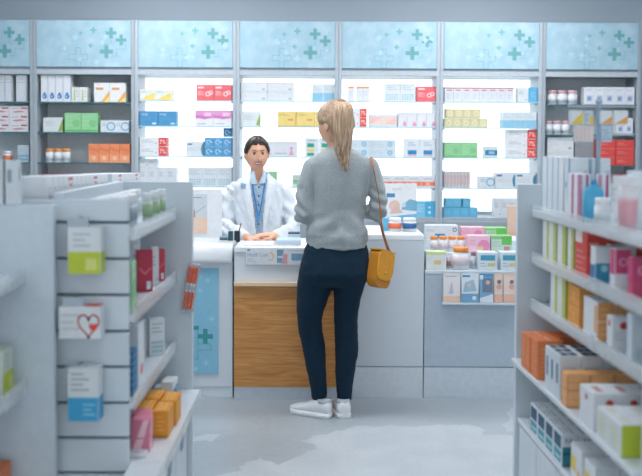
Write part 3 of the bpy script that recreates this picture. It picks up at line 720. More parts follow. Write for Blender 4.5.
# poster stand on left desk
def poster(name, lab, cat, x0, x1, y0, y1, Y, zb, draw, frame=True):
    xa = ax(x0, Y, 215); xb = ax(x1, Y, 215); h = az(y0, Y, (x0+x1)/2)-zb; w_ = xb-xa
    t = thing(name, lab, cat, ((xa+xb)/2, Y, zb+.0004))
    mb = MB(); mb.box(-w_/2-.01, w_/2+.01, -.04, .04, 0, .008, M_clear); mb.build('foot', t)
    mb = MB(); mb.box(-w_/2, w_/2, -.004, .004, .0085, h, mat('#e7ebee', .4), b=.001)
    p = Plane(mb, (-w_/2, -.004, .0085), (1, 0, 0), (0, 0, 1), w_, h-.0085); draw(p); mb.build('card', t); return t
def dr1(p):
    p.rect(.22, .06, .64, .9, '#cfd6db'); p.rect(.22, .1, .64, .4, '#ecc6a6'); p.rect(.3, .2, .56, .33, '#e3cdbd'); p.lines(.28, .5, .8, .86, 1, '#8799a4'); p.poly([(.28, .42), (.36, .42), (.34, .6), (.3, .55)], '#b59a94'); p.line([(.34, .5), (.6, .66)], .004, '#9aa7b5')
poster('poster_stand', 'white poster stand with grey and peach picture on left desk', 'poster', 181, 222, 189.5, 245, 5.42, zt1-.003, dr1)
def dr2(p):
    p.text('FUTTI', .3, .84, p.h*.05, '#9aabb5'); p.rect(.12, .68, .36, .77, '#4b93b8'); p.poly([(.06, .0), (1, .0), (1, .3), (.5, .26), (.06, .2)], '#79bbd8'); p.poly([(.55, .4), (1, .36), (1, .6), (.8, .64), (.6, .52)], '#7db4cf')
    p.disc(.35, .48, .035, '#e3c4b8'); p.poly([(.2, .3), (.6, .32), (.45, .48), (.3, .42)], '#dcbcb2'); p.disc(.62, .5, .014, '#c9dde8'); p.poly([(.06, .04), (.3, .04), (.26, .14), (.06, .16)], '#4d9fc6')
poster('poster_stand', 'white advertising card with blue glove picture behind two jars on right counter', 'poster', 382.5, 416.5, 183.5, 230, 5.55, zt3, dr2)
o = carton('bluebox', .03, .06, .075); o.location = (ax(385.5, 5.35), 5.38, zt3+.0006); tag(o, 'small sky blue carton at left of the two jars', 'carton')
for i, (a, b, c) in enumerate(((388.3, 402, '#e8744f'), (403, 417, '#2d6ba0'))):
    Y = 5.32; r = (ax(b, Y)-ax(a, Y))/2; h = az(218, Y)-zt3
    o = pill_bottle(('#dfe3e8', '#eef1f3', c), r, h, 'lidded_jar'); o.location = ((ax(a, Y)+ax(b, Y))/2, Y+r, zt3+.0006)
    tag(o, ('white jar with orange band beside the advertising card', 'white jar with dark blue band beside the advertising card')[i], 'jar')
# desk things
zd = zt2
def pens(x0, x1, Y, ytop, lab, pen, col):
    xa = ax(x0, Y, 238); xb = ax(x1, Y, 238); h = az(ytop, Y, x0)-zd; w_ = xb-xa
    t = thing('pen_holder', lab, 'pen holder', ((xa+xb)/2, Y, zd+.0004))
    mb = MB(); mb.box(-w_/2, w_/2, -w_/2, w_/2, 0, .004, mat(col, .3)); 
    for q in ((-w_/2, -w_/2+.003, -w_/2, w_/2), (w_/2-.003, w_/2, -w_/2, w_/2), (-w_/2+.003, w_/2-.003, -w_/2, -w_/2+.003), (-w_/2+.003, w_/2-.003, w_/2-.003, w_/2)): mb.box(q[0], q[1], q[2], q[3], .004, h, mat(col, .3))
    mb.build('box', t)
    if pen:
        mb = MB(); mb.tube([(0, 0, .01), (.022, .004, h+.045)], .0035, mat('#7d3340', .4), 8); o = mb.build('pen'); o.location = ((xa+xb)/2, Y, zd+.001); tag(o, 'dark red pen leaning in the dark pen holder', 'pen')
pens(228.3, 233.2, 5.34, 231.3, 'narrow dark teal holder left of the pen holder with the red pen', False, '#244a56')
pens(234.5, 240.0, 5.34, 231.0, 'near-black pen holder with a red pen on the desk', True, '#15262e')
def flat(name, lab, cat, x0, x1, Y, d, z, h, m, extra=None, n=1):
    xa = ax(x0, Y, 240); xb = ax(x1, Y, 240); mb = MB()
    for i in range(n): mb.box(-(xb-xa)/2+.002*(i % 2), (xb-xa)/2-.002*((i+1) % 2), 0, d, h*i/n+.0003, h*(i+1)/n, m[i % len(m)], b=.0008)
    o = mb.build(name); o.location = ((xa+xb)/2, Y, z+.0004); tag(o, lab, cat); return o
flat('paper_stack', 'stack of white and pale blue papers in front of the pharmacist', 'papers', 275.5, 300.5, 5.16, .17, zd, .028, [mat('#e6edf3', .5), mat('#b7cfe0', .5)], n=6)
flat('paper_sheet', 'flat white sheets lying under the pharmacist\'s hands', 'papers', 243, 273, 5.14, .2, zd, .006, [mat('#e9eef2', .5)], n=2)
t = thing('card_terminal', 'small dark teal desk box right of the clasped hands', 'device', (ax(294, 5.36, 238), 5.38, zd+.0004))
mb = MB(); mb.box(-.035, .035, -.03, .03, 0, .022, mat('#1f4a5a', .35), b=.003); mb.build('base', t)
mb = MB(); mb.box(-.035, .035, -.025, .03, .0225, .045, mat('#cddbe3', .35), b=.003); mb.build('body', t)
mb = MB(); mb.box(-.035, .035, -.025, .03, .0455, .055, mat('#2b4f60', .35), b=.002); mb.build('lid', t)
flat('notepad', 'dark notepad at the left edge of the counter by the pen holders', 'notepad', 219.5, 227.5, 5.36, .06, zt1-.004, .02, [mat('#4a6475', .4), mat('#8fa9bb', .4)], n=2)

# ------------------------------------------------------------------ display racks (gondolas)
M_gp = mat('#cfdae1', .4, vary=.02, scale=3); M_gin = mat('#c6d1d9', .45, vary=.02, scale=3)
def rack_shelf(t, xa, xb, y0, y1, z, front, railh=.046, thick=.022, name='shelf', rail=True):
    """xa back, xb aisle side edge; front = +1 / -1 direction of the aisle"""
    mb = MB(); mb.box(xa, xb, y0, y1, z-thick, z, mat('#d5dee4', .3), b=.002); sh = mb.build(name, t)
    if rail:
        mb = MB(); e = xb+front*.0005; mb.box(e, e+front*.006, y0+.01, y1-.01, z-thick-.004, z+railh-thick, M_rail, b=.001); mb.build('price_rail', sh)
    return sh
# left rack: far panel at Y 3.67, near slatted end at 2.79
Yf, Yn = 3.67, 2.79
t = thing('display_rack', 'left white display rack with slatted end carrying three hanging packs', 'display rack', (0, 0, 0))
xsp = -.82; xfr = -.592; ztop = 1.297
fx = at(192.5, 300, Yf).x
mb = MB(); mb.box(-1.14, fx, Yf, Yf+.03, 0, ztop, M_gp, b=.002); mb.build('far_end_panel', t)
mb = MB(); mb.box(xsp-.015, xsp+.015, Yn+.0205, Yf-.0005, .0, ztop, M_gin); mb.build('spine_panel', t)
nx = at(128.5, 300, Yn).x
mb = MB(); zg = [az(y, Yn, 95) for y in (222.5, 258.7, 295, 331.3, 367, 403, 438, 473)]
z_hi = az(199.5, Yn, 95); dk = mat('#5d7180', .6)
prev = z_hi
for z in zg:
    mb.box(-1.06, nx, Yn, Yn+.018, z+.0045, prev, M_gp, b=.002); prev = z-.0045
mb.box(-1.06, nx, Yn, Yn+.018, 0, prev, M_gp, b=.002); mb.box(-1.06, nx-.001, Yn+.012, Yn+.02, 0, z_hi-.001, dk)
mb.build('slatted_end_panel', t)
# right (aisle) side shelves and base
Zs = [1.170, .912, .634]
for z in Zs: rack_shelf(t, xsp+.0155, xfr, Yn+.021, Yf-.001, z, 1)
zbase = .443; xbf = fx+.035
mb = MB(); mb.box(xsp+.0155, xbf-.07, Yn+.021, Yf-.0005, .05, zbase-.0225, mat('#c4ced5', .35), b=.002); bc = mb.build('base_cabinet', t)
for a in (0, 1, 2):
    y0 = Yn+.03+a*.285; mb = MB(); mb.box(xbf-.0695, xbf-.058, y0, y0+.275, .07, zbase-.03, mat('#d2dbe1', .35), b=.002); dr = mb.build('door', bc)
    mb = MB(); mb.box(xbf-.0575, xbf-.054, y0+.11, y0+.165, zbase-.2, zbase-.06, mat('#8598a6', .4)); mb.build('handle_slot', dr)
rack_shelf(t, xsp+.0155, xbf-.0, Yn+.021, Yf+.02-.021, zbase, 1, .03)
rack_shelf(t, nx+.001, xbf-.0, 2.45, Yn+.0205, zbase, 1, .03)
mb = MB(); mb.box(nx+.001, xbf-.07, 2.45, Yn+.0205, .05, zbase-.0225, mat('#c4ced5', .35), b=.002); mb.build('base_cabinet', t)
# other side: upper shelves
for z in (1.20, .9, .6): rack_shelf(t, xsp-.0155, -1.06, Yn+.021, Yf-.001, z, -1)
mb = MB(); mb.box(-1.06, xsp-.0155, Yn+.021, Yf-.001, .05, .4, M_gp); mb.build('base_cabinet', t)
# nearer rack at the far left
t = thing('display_rack', 'nearest white display rack at left picture edge, mostly its plain panel', 'display rack', (0, 0, 0))
Yq = 2.72; qx = at(54, 300, Yq).x
mb = MB(); mb.box(-1.5, qx, Yq, Yq+.03, 0, az(205, Yq, 30), mat('#c9d5dd', .4), b=.002); mb.build('far_end_panel', t)
mb = MB(); mb.box(-1.22, -1.19, 1.9, Yq-.001, 0, 1.26, M_gin); mb.build('spine_panel', t)
qf = at(25, 300, Yq).x
for z in (az(285, 2.55), az(402, 2.55)): rack_shelf(t, -1.1895, qf, 1.9, Yq-.001, z, 1)
rack_shelf(t, -1.1895, qf+.02, 1.9, Yq-.001, .34, 1)
# right rack, turned a little
A = math.atan(.04); RX = .861; 
def rx(Y): return RX-.04*(Y-3.67)
t = thing('display_rack', 'right white display rack full of cartons, orange ones on lower shelves', 'display rack', (RX, 3.67, 0), A)
# local axes: +y away from camera along the rack, x to the right
pan = at(516.5, 300, 3.67).x-RX; L = 1.3
mb = MB(); mb.box(pan, .62, -.0, .03, 0, ztop-.003, M_gp, b=.002); mb.build('far_end_panel', t)
mb = MB(); mb.box(pan, .62, -L-.03, -L, 0, 1.13, mat('#d3dce2', .35), b=.002); mb.build('near_end_panel', t)
mb = MB(); mb.box(.27, .30, -L+.0005, -.0005, 0, 1.15, M_gin); mb.build('spine_panel', t)
Zr = [1.19, 1.0, .81]
for z in Zr: rack_shelf(t, .2695, 0, -L+.001, -.001, z, -1)
z4 = .581; rack_shelf(t, .2695, pan-.02, -L+.001, -.001, z4, -1, rail=False, thick=.018)
z5 = .336; mb = MB(); mb.box(.2695, pan+.01, -L+.001, -.001, z5-.02, z5, mat('#d5dee4', .3), b=.002); mb.build('shelf', t)
mb = MB(); mb.box(.2695, pan+.025, -L+.002, -.002, .05, z5-.0205, mat('#c4ced5', .35)); bc = mb.build('base_cabinet', t)
for a in range(5):
    y0 = -.02-(a+1)*.25; mb = MB(); mb.box(pan+.0245, pan+.012, y0, y0+.244, .06, z5-.03, mat('#ccd6dd', .35), b=.002); mb.build('door', bc)
for z in (1.15, .85): rack_shelf(t, .3005, .55, -L+.001, -.001, z, 1)

# --- goods on the right rack: aisle-side face spans columns a..b, top of near corner at row yt
def ry(px, off=.02):                 # distance Y where the aisle-side plane meets column px
    return (RX+off+.04*3.67)/((px-CX)/F+.04)
def rack_r(design, a, b, yt, z, lab, d=.12, off=.02, cat='carton', name='medicine_carton', group=None, gap=.002, rotj=0, h=None):
    Ya = ry(a, off); Yb = ry(b, off); wl = (Ya-Yb); 
    H = h or az(yt, Yb, b)-z
    Xm = rx((Ya+Yb)/2)+off+d/2
    if name == 'medicine_carton': o = carton(design, wl-gap, d, H)
    else: o = pill_bottle(design, min(wl, d)/2-.001, H, name)
    o.location = (Xm, (Ya+Yb)/2+.04*0, z+.0006); o.rotation_euler = (0, 0, -PI/2+A+rotj); tag(o, lab, cat, group); return o
def d_bluecircle(P):
    for k in 'fr': P[k].disc(.5, .55, P[k].w*.3, '#85bfdf'); P[k].rect(.75, .3, .95, .8, '#c3ccd4'); P[k].rect(0, 0, .06, 1, '#5f9dc0')
def d_tealpat(P):
    for k in 'fr':
        P[k].rect(.05, .1, .95, .55, '#4d93a6'); P[k].poly([(.3, .5), (.6, .9), (.8, .5)], '#a8ccd6')
def d_magenta(P):
    P['f'].rect(.65, 0, 1, 1, '#c0508a'); P['r'].rect(.55, 0, .8, 1, '#b23f7d'); P['r'].rect(0, 0, .12, 1, '#c0508a')
def d_slab(P): P['f'].rect(0, 0, .2, 1, '#9ac3d8'); P['r'].rect(.2, .1, .8, .3, '#b9d3e0'); P['r'].rect(.2, .5, .8, .9, '#dce6ec')
def d_lime(P): P['r'].rect(0, 0, 1, 1, '#b3bd3c'); P['f'].rect(.65, 0, 1, 1, '#c2ca55'); P['t'].rect(0, 0, 1, 1, '#c9d06e')
def d_redwhite(P):
    P['f'].rect(0, .72, .6, 1, '#e9dedd'); P['f'].lines(.1, .9, .1, .6, 4, '#dd8a84'); P['r'].lines(.1, .6, .65, .8, 1, '#f1a7a0'); P['r'].rect(0, .5, 1, .55, '#c03a33'); P['t'].rect(0, 0, 1, 1, '#a8372f')
def d_orangecube(P):
    for k in 'fr': P[k].disc(.5, .5, P[k].h*.22, '#f3b56c'); P[k].rect(0, .46, 1, .5, '#cf8a3c'); P[k].rect(0, 0, .03, 1, '#c98a4e'); P[k].rect(.97, 0, 1, 1, '#c98a4e'); P[k].rect(0, 0, 1, .04, '#c98a4e')
    P['t'].rect(0, 0, 1, 1, '#edac5c')
def d_whiteorange(P):
    P['r'].rect(0, 0, 1, 1, '#e8a466'); P['r'].rect(0, .47, 1, .53, '#f1c79a'); P['f'].rect(.8, .2, 1, .9, '#e8b080'); P['r'].lines(.15, .85, .1, .4, 2, '#f0bb88'); P['r'].lines(.15, .85, .6, .9, 2, '#f0bb88')
def d_whitered(P):
    P['r'].disc(.75, .75, .012, '#c9403c'); P['r'].lines(.15, .8, .3, .6, 3, '#c3c9cf'); P['f'].disc(.5, .8, .01, '#c9403c'); P['t'].rect(.3, .3, .8, .6, '#c98a88')
def d_navytop(P):
    P['t'].rect(.08, .1, .92, .9, '#2c3d50'); P['t'].rect(.08, .42, .92, .58, '#8f9aa6'); P['f'].rect(.3, .35, .7, .8, '#5c7890'); P['r'].lines(.1, .8, .3, .8, 3, '#b9c6cf')
def d_orangebox(P):
    for k in 'fr': P[k].lines(.15, .85, .15, .85, 6, '#e69a70')
    P['t'].rect(0, 0, 1, 1, '#d97a45'); P['t'].rect(.1, .45, .9, .55, '#eba57e')
def d_whitelime(P):
    P['r'].rect(.0, 0, 1, 1, '#b9c93a'); P['f'].lines(.1, .9, .15, .85, 7, '#cdd38f'); P['t'].rect(.2, .2, .8, .5, '#d8dcc8')
def d_teal(P):
    f = P['f']; f.rect(.08, .52, .92, .95, '#1e5470'); f.rect(.08, .08, .92, .45, '#3f9aac'); f.lines(.2, .8, .12, .32, 1, '#cfe3ea'); P['r'].rect(0, .0, 1, .62, '#2b7f8e'); P['r'].rect(0, .38, 1, .44, '#1b4a61'); P['r'].text('FA', .2, .74, P['r'].h*.16, '#4a5866', .5); P['r'].rect(0, 0, 1, .04, '#1b4a61'); P['t'].rect(0, 0, 1, 1, '#d7dee3'); P['t'].lines(.1, .9, .1, .9, 3, '#9aa8b2')
def d_magbox(P):
    P['r'].rect(0, .42, 1, 1, '#cf4f7c'); P['r'].disc(.5, .7, .014, '#e59ab8'); P['r'].disc(.53, .7, .008, '#cf4f7c'); P['f'].rect(0, .4, 1, 1, '#cf4f7c')
def d_blueside(P):
    P['r'].rect(0, 0, 1, .55, '#3b8fb3'); P['r'].disc(.5, .4, .012, '#a6d2e4'); P['f'].rect(0, 0, 1, .5, '#2f7ea5')
def d_whyel(P):
    P['f'].rect(0, .3, .5, .7, '#ead06a'); P['r'].rect(.2, .2, .8, .6, '#e9bf6e'); P['f'].rect(.6, .1, .9, .4, '#dfb56a')
WH = '#e0e5e9'
def rd(design, a, b, yt, z, desc, ds, off=.02, tiers=1, n=1, shelf='', end=''):
    """a block of cartons: n along the aisle between columns a..b, one per entry of ds going back from the aisle"""
    Ya = ry(a, off); Yb = ry(b, off); H = (az(yt, Yb, b)-z)/tiers; wl = (Ya-Yb)/n
    grp = desc+' on '+shelf; X0 = off
    for q, d in enumerate(ds):
        for i in range(n):
            for k in range(tiers):
                Yc = Ya-wl*(i+.5); o = carton(design, wl-.002, d-.002, H-.001)
                o.location = (rx(Yc)+X0+d/2, Yc, z+.0006+k*H); o.rotation_euler = (0, 0, -PI/2+A)
                w_ = []
                if tiers == 2: w_.append(('lower', 'upper')[k])
                if n > 1: w_.append({2: ('far', 'near'), 3: ('far', 'middle', 'near'), 4: ('farthest', 'second farthest', 'second nearest', 'nearest')}[n][i])
                if len(ds) > 1: w_.append(('aisle-side', 'inner', 'innermost')[q])
                tag(o, (desc+', '+' '.join(w_)+' one, ' if w_ else desc+', ')+shelf+end, 'carton', grp if n*tiers*len(ds) > 1 else None)
        X0 += d
z = Zr[0]; SH = 'right rack top shelf'
rd((WH, d_slab), 541.5, 563, 157, z, 'tall thin white pack', [.055], .02, n=4, shelf=SH)
rd(('#dbe4ea', d_bluecircle), 564, 568, 158, z, 'white carton with blue circle', [.078, .078], .02, shelf=SH)
rd(('#d3dfe5', d_tealpat), 588.5, 592.5, 159, z, 'white carton with teal pattern', [.066], .185, shelf=SH)
rd((WH, d_magenta), 568, 580, 174, z, 'white carton with magenta stripe', [.04], .012, n=2, shelf=SH)
rd((WH, d_magenta), 596, 600, 174, z, 'third magenta-striped carton behind the blue bottle', [.04], .085, shelf=SH)
# blue tube, rounded jar, large box, pink glass
Yb = ry(594, .045); xx = rx(Yb)+.045
t = thing('blue_bottle', 'bright blue flat bottle with rounded shoulders on right rack top shelf', 'bottle', (xx, Yb, z+.0006), -.05)
B = mat('#4fb0d8', .3); mb = MB(); rr = []
hb = az(184, Yb, 596)-z
for q, (sx, sy, zz) in enumerate([(.9, .9, 0), (1, 1, .01), (1, 1, .55), (.96, .96, .75), (.8, .85, .88), (.5, .6, .95), (.3, .4, 1.0)]):
    rr.append([Vector((.034*sx*math.copysign(abs(math.cos(a))**.6, math.cos(a)), .018*sy*math.copysign(abs(math.sin(a))**.6, math.sin(a)), hb*zz)) for a in [2*PI*i/24 for i in range(24)]])
mb.rings(rr, B); mb.build('body', t)
mb = MB(); mb.lathe([(.011, hb*1.0), (.012, hb*1.01), (.012, hb*1.08), (.010, hb*1.1)], mat('#3a97c2', .3)); mb.build('cap', t)
Yj = ry(608, .05); o = pill_bottle(('#e9eef1', '#f1f4f6', '#dfe6ea'), .026, az(198, Yj, 606)-z, 'cream_jar'); o.location = (rx(Yj)+.034, Yj, z+.0006); tag(o, 'round white jar standing before the blue bottle', 'jar')
rd((WH, d_plain), 612, 618, 176, z, 'tall pale carton beside pink glass jar', [.075], .03, shelf=SH)
rd(('#dde6ec', d_plain), 626, 634, 171, z, 'large pale carton nearest the camera', [.11], .1, shelf=SH)
Yj = ry(633, .05); t = thing('glass_jar', 'clear glass jar with pink contents at near end of right rack', 'jar', (rx(Yj)+.036, Yj, z+.0006)); hj = az(186, Yj, 632)-z
mb = MB(); mb.lathe([(.026, 0), (.028, .003), (.031, hj*.6), (.033, hj)], mat('#eef3f5', .1, alpha=.35, coat=.6)); mb.build('glass', t)
mb = MB(); mb.lathe([(.022, .004), (.026, hj*.35), (.028, hj*.7)], mat('#e0607c', .4)); mb.build('contents', t)
# second shelf
z = Zr[1]; SH = 'right rack second shelf'
rd((WH, d_lime), 543.5, 556.5, 223.5, z, 'white and lime carton', [.04, .07], .015, n=2, shelf=SH)
rd((WH, d_lime), 558, 566, 226, z, 'large white and lime carton', [.1], .015, shelf=SH)
rd((WH, d_lime), 568.5, 574, 229, z, 'slim white and lime carton', [.08], .015, shelf=SH)
rd(('#d5493f', d_redwhite), 576, 588, 231, z, 'red carton', [.07, .075, .08], .018, shelf=SH)
rd((WH, d_blueside), 591.5, 596.5, 247, z, 'white carton with blue lower half', [.064], .012, shelf=SH)
rd(('#e3d3d2', d_redwhite), 607, 611.5, 244, z, 'red and white carton behind the blue one', [.09], .085, shelf=SH)
rd((WH, d_magbox), 611, 616.5, 249, z, 'white and magenta carton', [.052], .012, shelf=SH)
rd(('#d8597a', d_magbox), 629, 634, 258, z, 'pink carton nearest the camera', [.06], .012, shelf=SH)
# third shelf
z = Zr[2]; SH = 'right rack third shelf'
rd((WH, d_lime), 552, 566.5, 277, z, 'white and lime carton', [.035, .07], .015, n=2, shelf=SH)
rd(('#e9a04a', d_orangecube), 569.5, 581.5, 288, z, 'orange cube carton', [.055, .07, .08], .02, tiers=2, shelf=SH)
rd((WH, d_whiteorange), 585.5, 599.5, 302, z, 'white-fronted orange carton', [.06, .06, .07], .015, shelf=SH)
rd((WH, d_whitered), 609, 614.5, 317, z, 'white carton with red dot', [.052], .012, shelf=SH)
rd(('#d9e2ea', d_slab), 629, 634, 314, z, 'pale blue-edged carton nearest the camera', [.07], .015, shelf=SH)
# fourth shelf
z = z4; OF = -.07; SH = 'right rack fourth shelf'
rd(('#e2834f', d_orangebox), 523.5, 532, 337.5, z, 'bright orange carton', [.1, .11, .1], OF, n=2, shelf=SH)
rd(('#e2834f', d_orangebox), 533, 539.5, 341, z, 'large orange carton', [.1], OF, shelf=SH)
rd(('#d3dbe2', d_navytop), 547.5, 562.5, 356, z, 'white pack with navy top', [.075, .075, .075], OF, n=3, shelf=SH)
rd(('#edb07a', d_orangecube), 564.5, 570, 374, z, 'pale orange cube carton', [.079, .079, .079], OF, tiers=2, shelf=SH)
rd((WH, d_whitered), 583, 597, 394, z, 'white carton with red dots', [.07, .075, .08], OF, shelf=SH)
rd((WH, d_whitelime), 601, 625.5, 425, z, 'white carton with lime end panel', [.075, .08], OF, n=2, shelf=SH)
# bottom shelf
z = z5; OF = -.045; SH = 'right rack bottom shelf'
rd(('#d9e2e8', d_teal), 533.5, 566, 435, z, 'white and teal carton', [.06, .08], OF, n=4, shelf=SH)
for i, w4 in enumerate(('farther', 'nearer')):
    rd((WH, d_whyel), 575+i*14, 586+i*14, 452+i*16, z, w4+' white and yellow carton', [.08, .08], OF, shelf=SH)
# pack stand on top of the right rack
Ys = 3.24; xs = ax(598, Ys, 160); zs_ = Zr[0]
t = thing('pack_stand', 'clear pole stand rising from right rack with hanging pouches', 'display stand', (xs, Ys, zs_+.0006))
hp = az(104, Ys, 598)-zs_
mb = MB(); mb.lathe([(.018, 0), (.018, .006), (.012, .01)], M_rail); mb.build('base', t)
mb = MB(); mb.lathe([(.0085, .0105), (.0085, hp), (.012, hp+.003), (.012, hp+.014), (.006, hp+.018)], mat('#a9c3d6', .2, alpha=.8, coat=.4)); mb.build('pole', t)
for zz in (.0, -.1):
    mb = MB(); mb.box(-.11, .13, -.003, .003, hp-.012+zz, hp-.006+zz, M_steel); mb.build('cross_bar', t)
def pouch(a, b, y0, y1, c, lab, draw, dY=-.016):
    Y = Ys+dY; xa = ax(a, Y, y0); xb = ax(b, Y, y0); zt = az(y0, Y, (a+b)/2); zb = az(y1, Y, (a+b)/2); w_ = xb-xa; h_ = zt-zb
    mb = MB(); mb.box(-w_/2, w_/2, -.006, .006, 0, h_, mat(c, .3), b=.003); p = Plane(mb, (-w_/2, -.006, 0), (1, 0, 0), (0, 0, 1), w_, h_); draw(p)
    o = mb.build('hanging_pouch'); o.location = ((xa+xb)/2, Y, zb); tag(o, lab, 'pouch')
pouch(569.5, 583, 110.5, 124.5, '#e3e8ea', 'white pouch with bright yellow wedge, leftmost on the pole stand', lambda p: (p.poly([(.1, .05), (.95, .05), (.95, .9)], '#edcf4d'),))
pouch(584, 593, 110.5, 124.5, '#c9d7de', 'narrow grey and yellow pouch left of the pole', lambda p: (p.rect(.6, 0, 1, .6, '#e9cf62'), p.lines(.1, .5, .2, .8, 3, '#8fa5b0')))
pouch(600, 612, 110.5, 124.5, '#e3e8ea', 'white pouch with orange wedge just right of the pole', lambda p: (p.poly([(.1, .05), (.95, .05), (.95, .6)], '#eda94f'),))
pouch(613.5, 628, 110.5, 124.5, '#e3e8ea', 'white pouch with orange wedge, rightmost on the pole stand', lambda p: (p.poly([(.1, .05), (.95, .05), (.95, .6)], '#eda94f'),))
pouch(574, 593.5, 125.5, 142, '#dcd9da', 'large pale pink striped pouch hanging left of the pole', lambda p: [p.rect(.1+.2*i, .1, .2+.2*i, .9, '#e6c9c4') for i in range(4)])
pouch(601, 612, 125.5, 142, '#bcd0dd', 'pale blue pouch hanging low right of the pole', lambda p: (p.lines(.1, .8, .1, .8, 4, '#94afc2'),))

# --- goods on the left rack
LX = xfr
def ly(px, off=.02): return (-LX+off)/((CX-px)/F)
def rack_l(design, a, b, yt, z, lab, d=.1, off=.02, cat='carton', name='medicine_carton', group=None, h=None, X=None, rj=0):
    """aisle-side face from column a (near) to b (far); yt top at the near corner"""
    Ya = ly(a, off); Yb = ly(b, off); H = h or az(yt, Ya, a)-z
    if name == 'medicine_carton': o = carton(design, (Yb-Ya)-.002, d, H)
    else: o = pill_bottle(design, min((Yb-Ya), d)/2-.001, H, name)
    o.location = (LX-off-d/2, (Ya+Yb)/2, z+.0006); o.rotation_euler = (0, 0, PI/2+rj); tag(o, lab, cat, group); return o
GB = ('#c3cfc6', '#dfe6e8', '#93b08a')
z = Zs[0]
for i, (a, Y) in enumerate(((147.5, 3.235), (155.0, 3.38), (161.0, 3.51))):
    o = pill_bottle(GB, .0185, .104, 'green_bottle'); X = ax(a, Y, 205); o.location = (X, Y, z+.0006)
    tag(o, 'small bottle with green lower half, '+('nearest', 'middle', 'farthest')[i]+' of three on left rack', 'bottle', 'green bottles on top left shelf')
for i, Y in enumerate((2.86, 2.93, 3.0, 3.07)):
    o = pill_bottle(('#c3ccd2', '#e3e9ec', '#8e9ca6'), .022, .110, 'grey_bottle'); o.location = (-.645-.004*(i % 2), Y, z+.0006)
    tag(o, 'grey-banded white bottle, '+('nearest', 'second nearest', 'second farthest', 'farthest')[i]+' of four in front on left rack', 'bottle', 'grey bottles on top left shelf')
for i, Y in enumerate((2.86, 2.94, 3.02, 3.10, 3.18, 3.27, 3.36, 3.45)):
    o = pill_bottle(('#d3dade', '#eaeff2', '#b9c4cb'), .024, .106, 'white_bottle'); o.location = (-.715+.002*(i % 2), Y, z+.0006)
    tag(o, 'white-capped bottle in back row of left rack top shelf, '+('nearest' if i == 0 else 'farthest' if i == 7 else 'number '+str(i+1)+' from the near end'), 'bottle', 'white bottles in the back row of the left rack')
z = Zs[1]
def d_crimson(P):
    P['f'].poly([(.1, .55), (.5, .4), (.9, .55), (.9, .6), (.5, .46), (.1, .6)], '#e0708a'); P['l'].ring(.5, .75, .02, .005, '#e0708a'); P['f'].rect(.6, .05, .9, .25, '#d8dfe6')
def left_at(design, px, Y, w_, d, yt, z, lab, rz, cat='carton'):
    o = carton(design, w_, d, az(yt, Y, px)-z); o.location = (ax(px, Y, 300), Y, z+.0006); o.rotation_euler = (0, 0, rz); tag(o, lab, cat)
left_at(('#c22f4c', d_crimson), 144.5, 3.27, .056, .03, 250, z, 'crimson carton with pale crest, nearer one on second shelf of left rack', .35)
left_at((WH, d_plain), 154, 3.42, .03, .04, 247, z, 'thin white slab between the crimson cartons', .35)
left_at(('#c63a50', d_crimson), 159, 3.54, .04, .05, 249, z, 'crimson carton, farther one on second shelf of left rack', .35)
rack_l(('#a9d3ab', d_greensm), 131.5, 136, 262, z, 'small green carton at near end of second left shelf', d=.05, off=.012)
rack_l(('#dbe2e7', d_plain), 133, 140, 228, z, 'tall pale carton at near end behind the green one', d=.06, off=.085)
z = Zs[2]
left_at(('#e3e8eb', d_dots), 155.5, 3.46, .06, .04, 318, z, 'white carton turned towards the aisle on third shelf of left rack', .5)
def d_tealstripe(P): 
    for k in 'lf':
        for i in range(6): P[k].rect(0, .05+.16*i, 1, .12+.16*i, '#5e9cc0')
rack_l(('#2f6f9c', d_tealstripe), 132, 136.5, 352, z, 'blue striped box at near end of third left shelf', d=.06, off=.012)
def d_pinkdrop(P): P['f'].disc(.5, .25, .02, '#d9607a'); P['l'].disc(.5, .25, .015, '#d9607a')
rack_l(('#dde5ea', d_pinkdrop), 138, 144, 326, z, 'clear-white pack with pink drop on third left shelf', d=.06, off=.014)
rack_l(('#dde2e6', d_plain), 145.5, 149.5, 320, z, 'plain white carton at far part of third left shelf', d=.06, off=.1)
# base shelf
z = zbase+.0005; LX = xbf
def d_amber(P):
    for k in 'fl': P[k].rect(0, .02, 1, .06, '#c98420'); P[k].lines(.2, .8, .2, .85, 4, '#f0b556')
    P['t'].lines(.1, .9, .2, .8, 3, '#f6c675')
def d_pinkstripe(P):
    for k in 'fl': P[k].poly([(0, 0), (.5, 0), (1, 1), (.7, 1)], '#f3c8d2'); P[k].rect(0, .4, 1, .46, '#d8859c')
def carton_at(design, X, Y, z, w, d, h, lab, group=None, rz=PI/2):
    o = carton(design, w, d, h); o.location = (X, Y, z+.0006); o.rotation_euler = (0, 0, rz); tag(o, lab, 'carton', group)
Ya = 3.05
xr_ = ax(168.5, Ya, 430); xl_ = ax(151.5, Ya, 430); wx = xr_-xl_; h = az(411.5, Ya, 160)-z
for i, (X, Y, lab) in enumerate(((xr_-wx/2, Ya+.062, 'amber carton, near right of four on base shelf of left rack'), (xr_-wx*1.52, Ya+.07, 'amber carton, near left of four on base shelf of left rack'),
                                 (xr_-wx*.5+.006, Ya+.19, 'amber carton, far right of four on base shelf of left rack'), (xr_-wx*1.52+.004, Ya+.2, 'amber carton, far left of four on base shelf of left rack'))):
    carton_at(('#e3992f', d_amber), X, Y, z, .12, wx-.003, h+(.004 if i % 2 else 0), lab, 'amber cartons on base shelf of left rack')
for i, Y in enumerate((2.93, 2.995)):
    X = ax(142, Y, 430); carton_at(('#d97f97', d_pinkstripe), X, Y, z, .062, .06, az(417-i*6, Y, 143)-z, 'pink striped carton, '+('nearer', 'farther')[i]+' one beside the amber cartons', 'pink striped cartons')
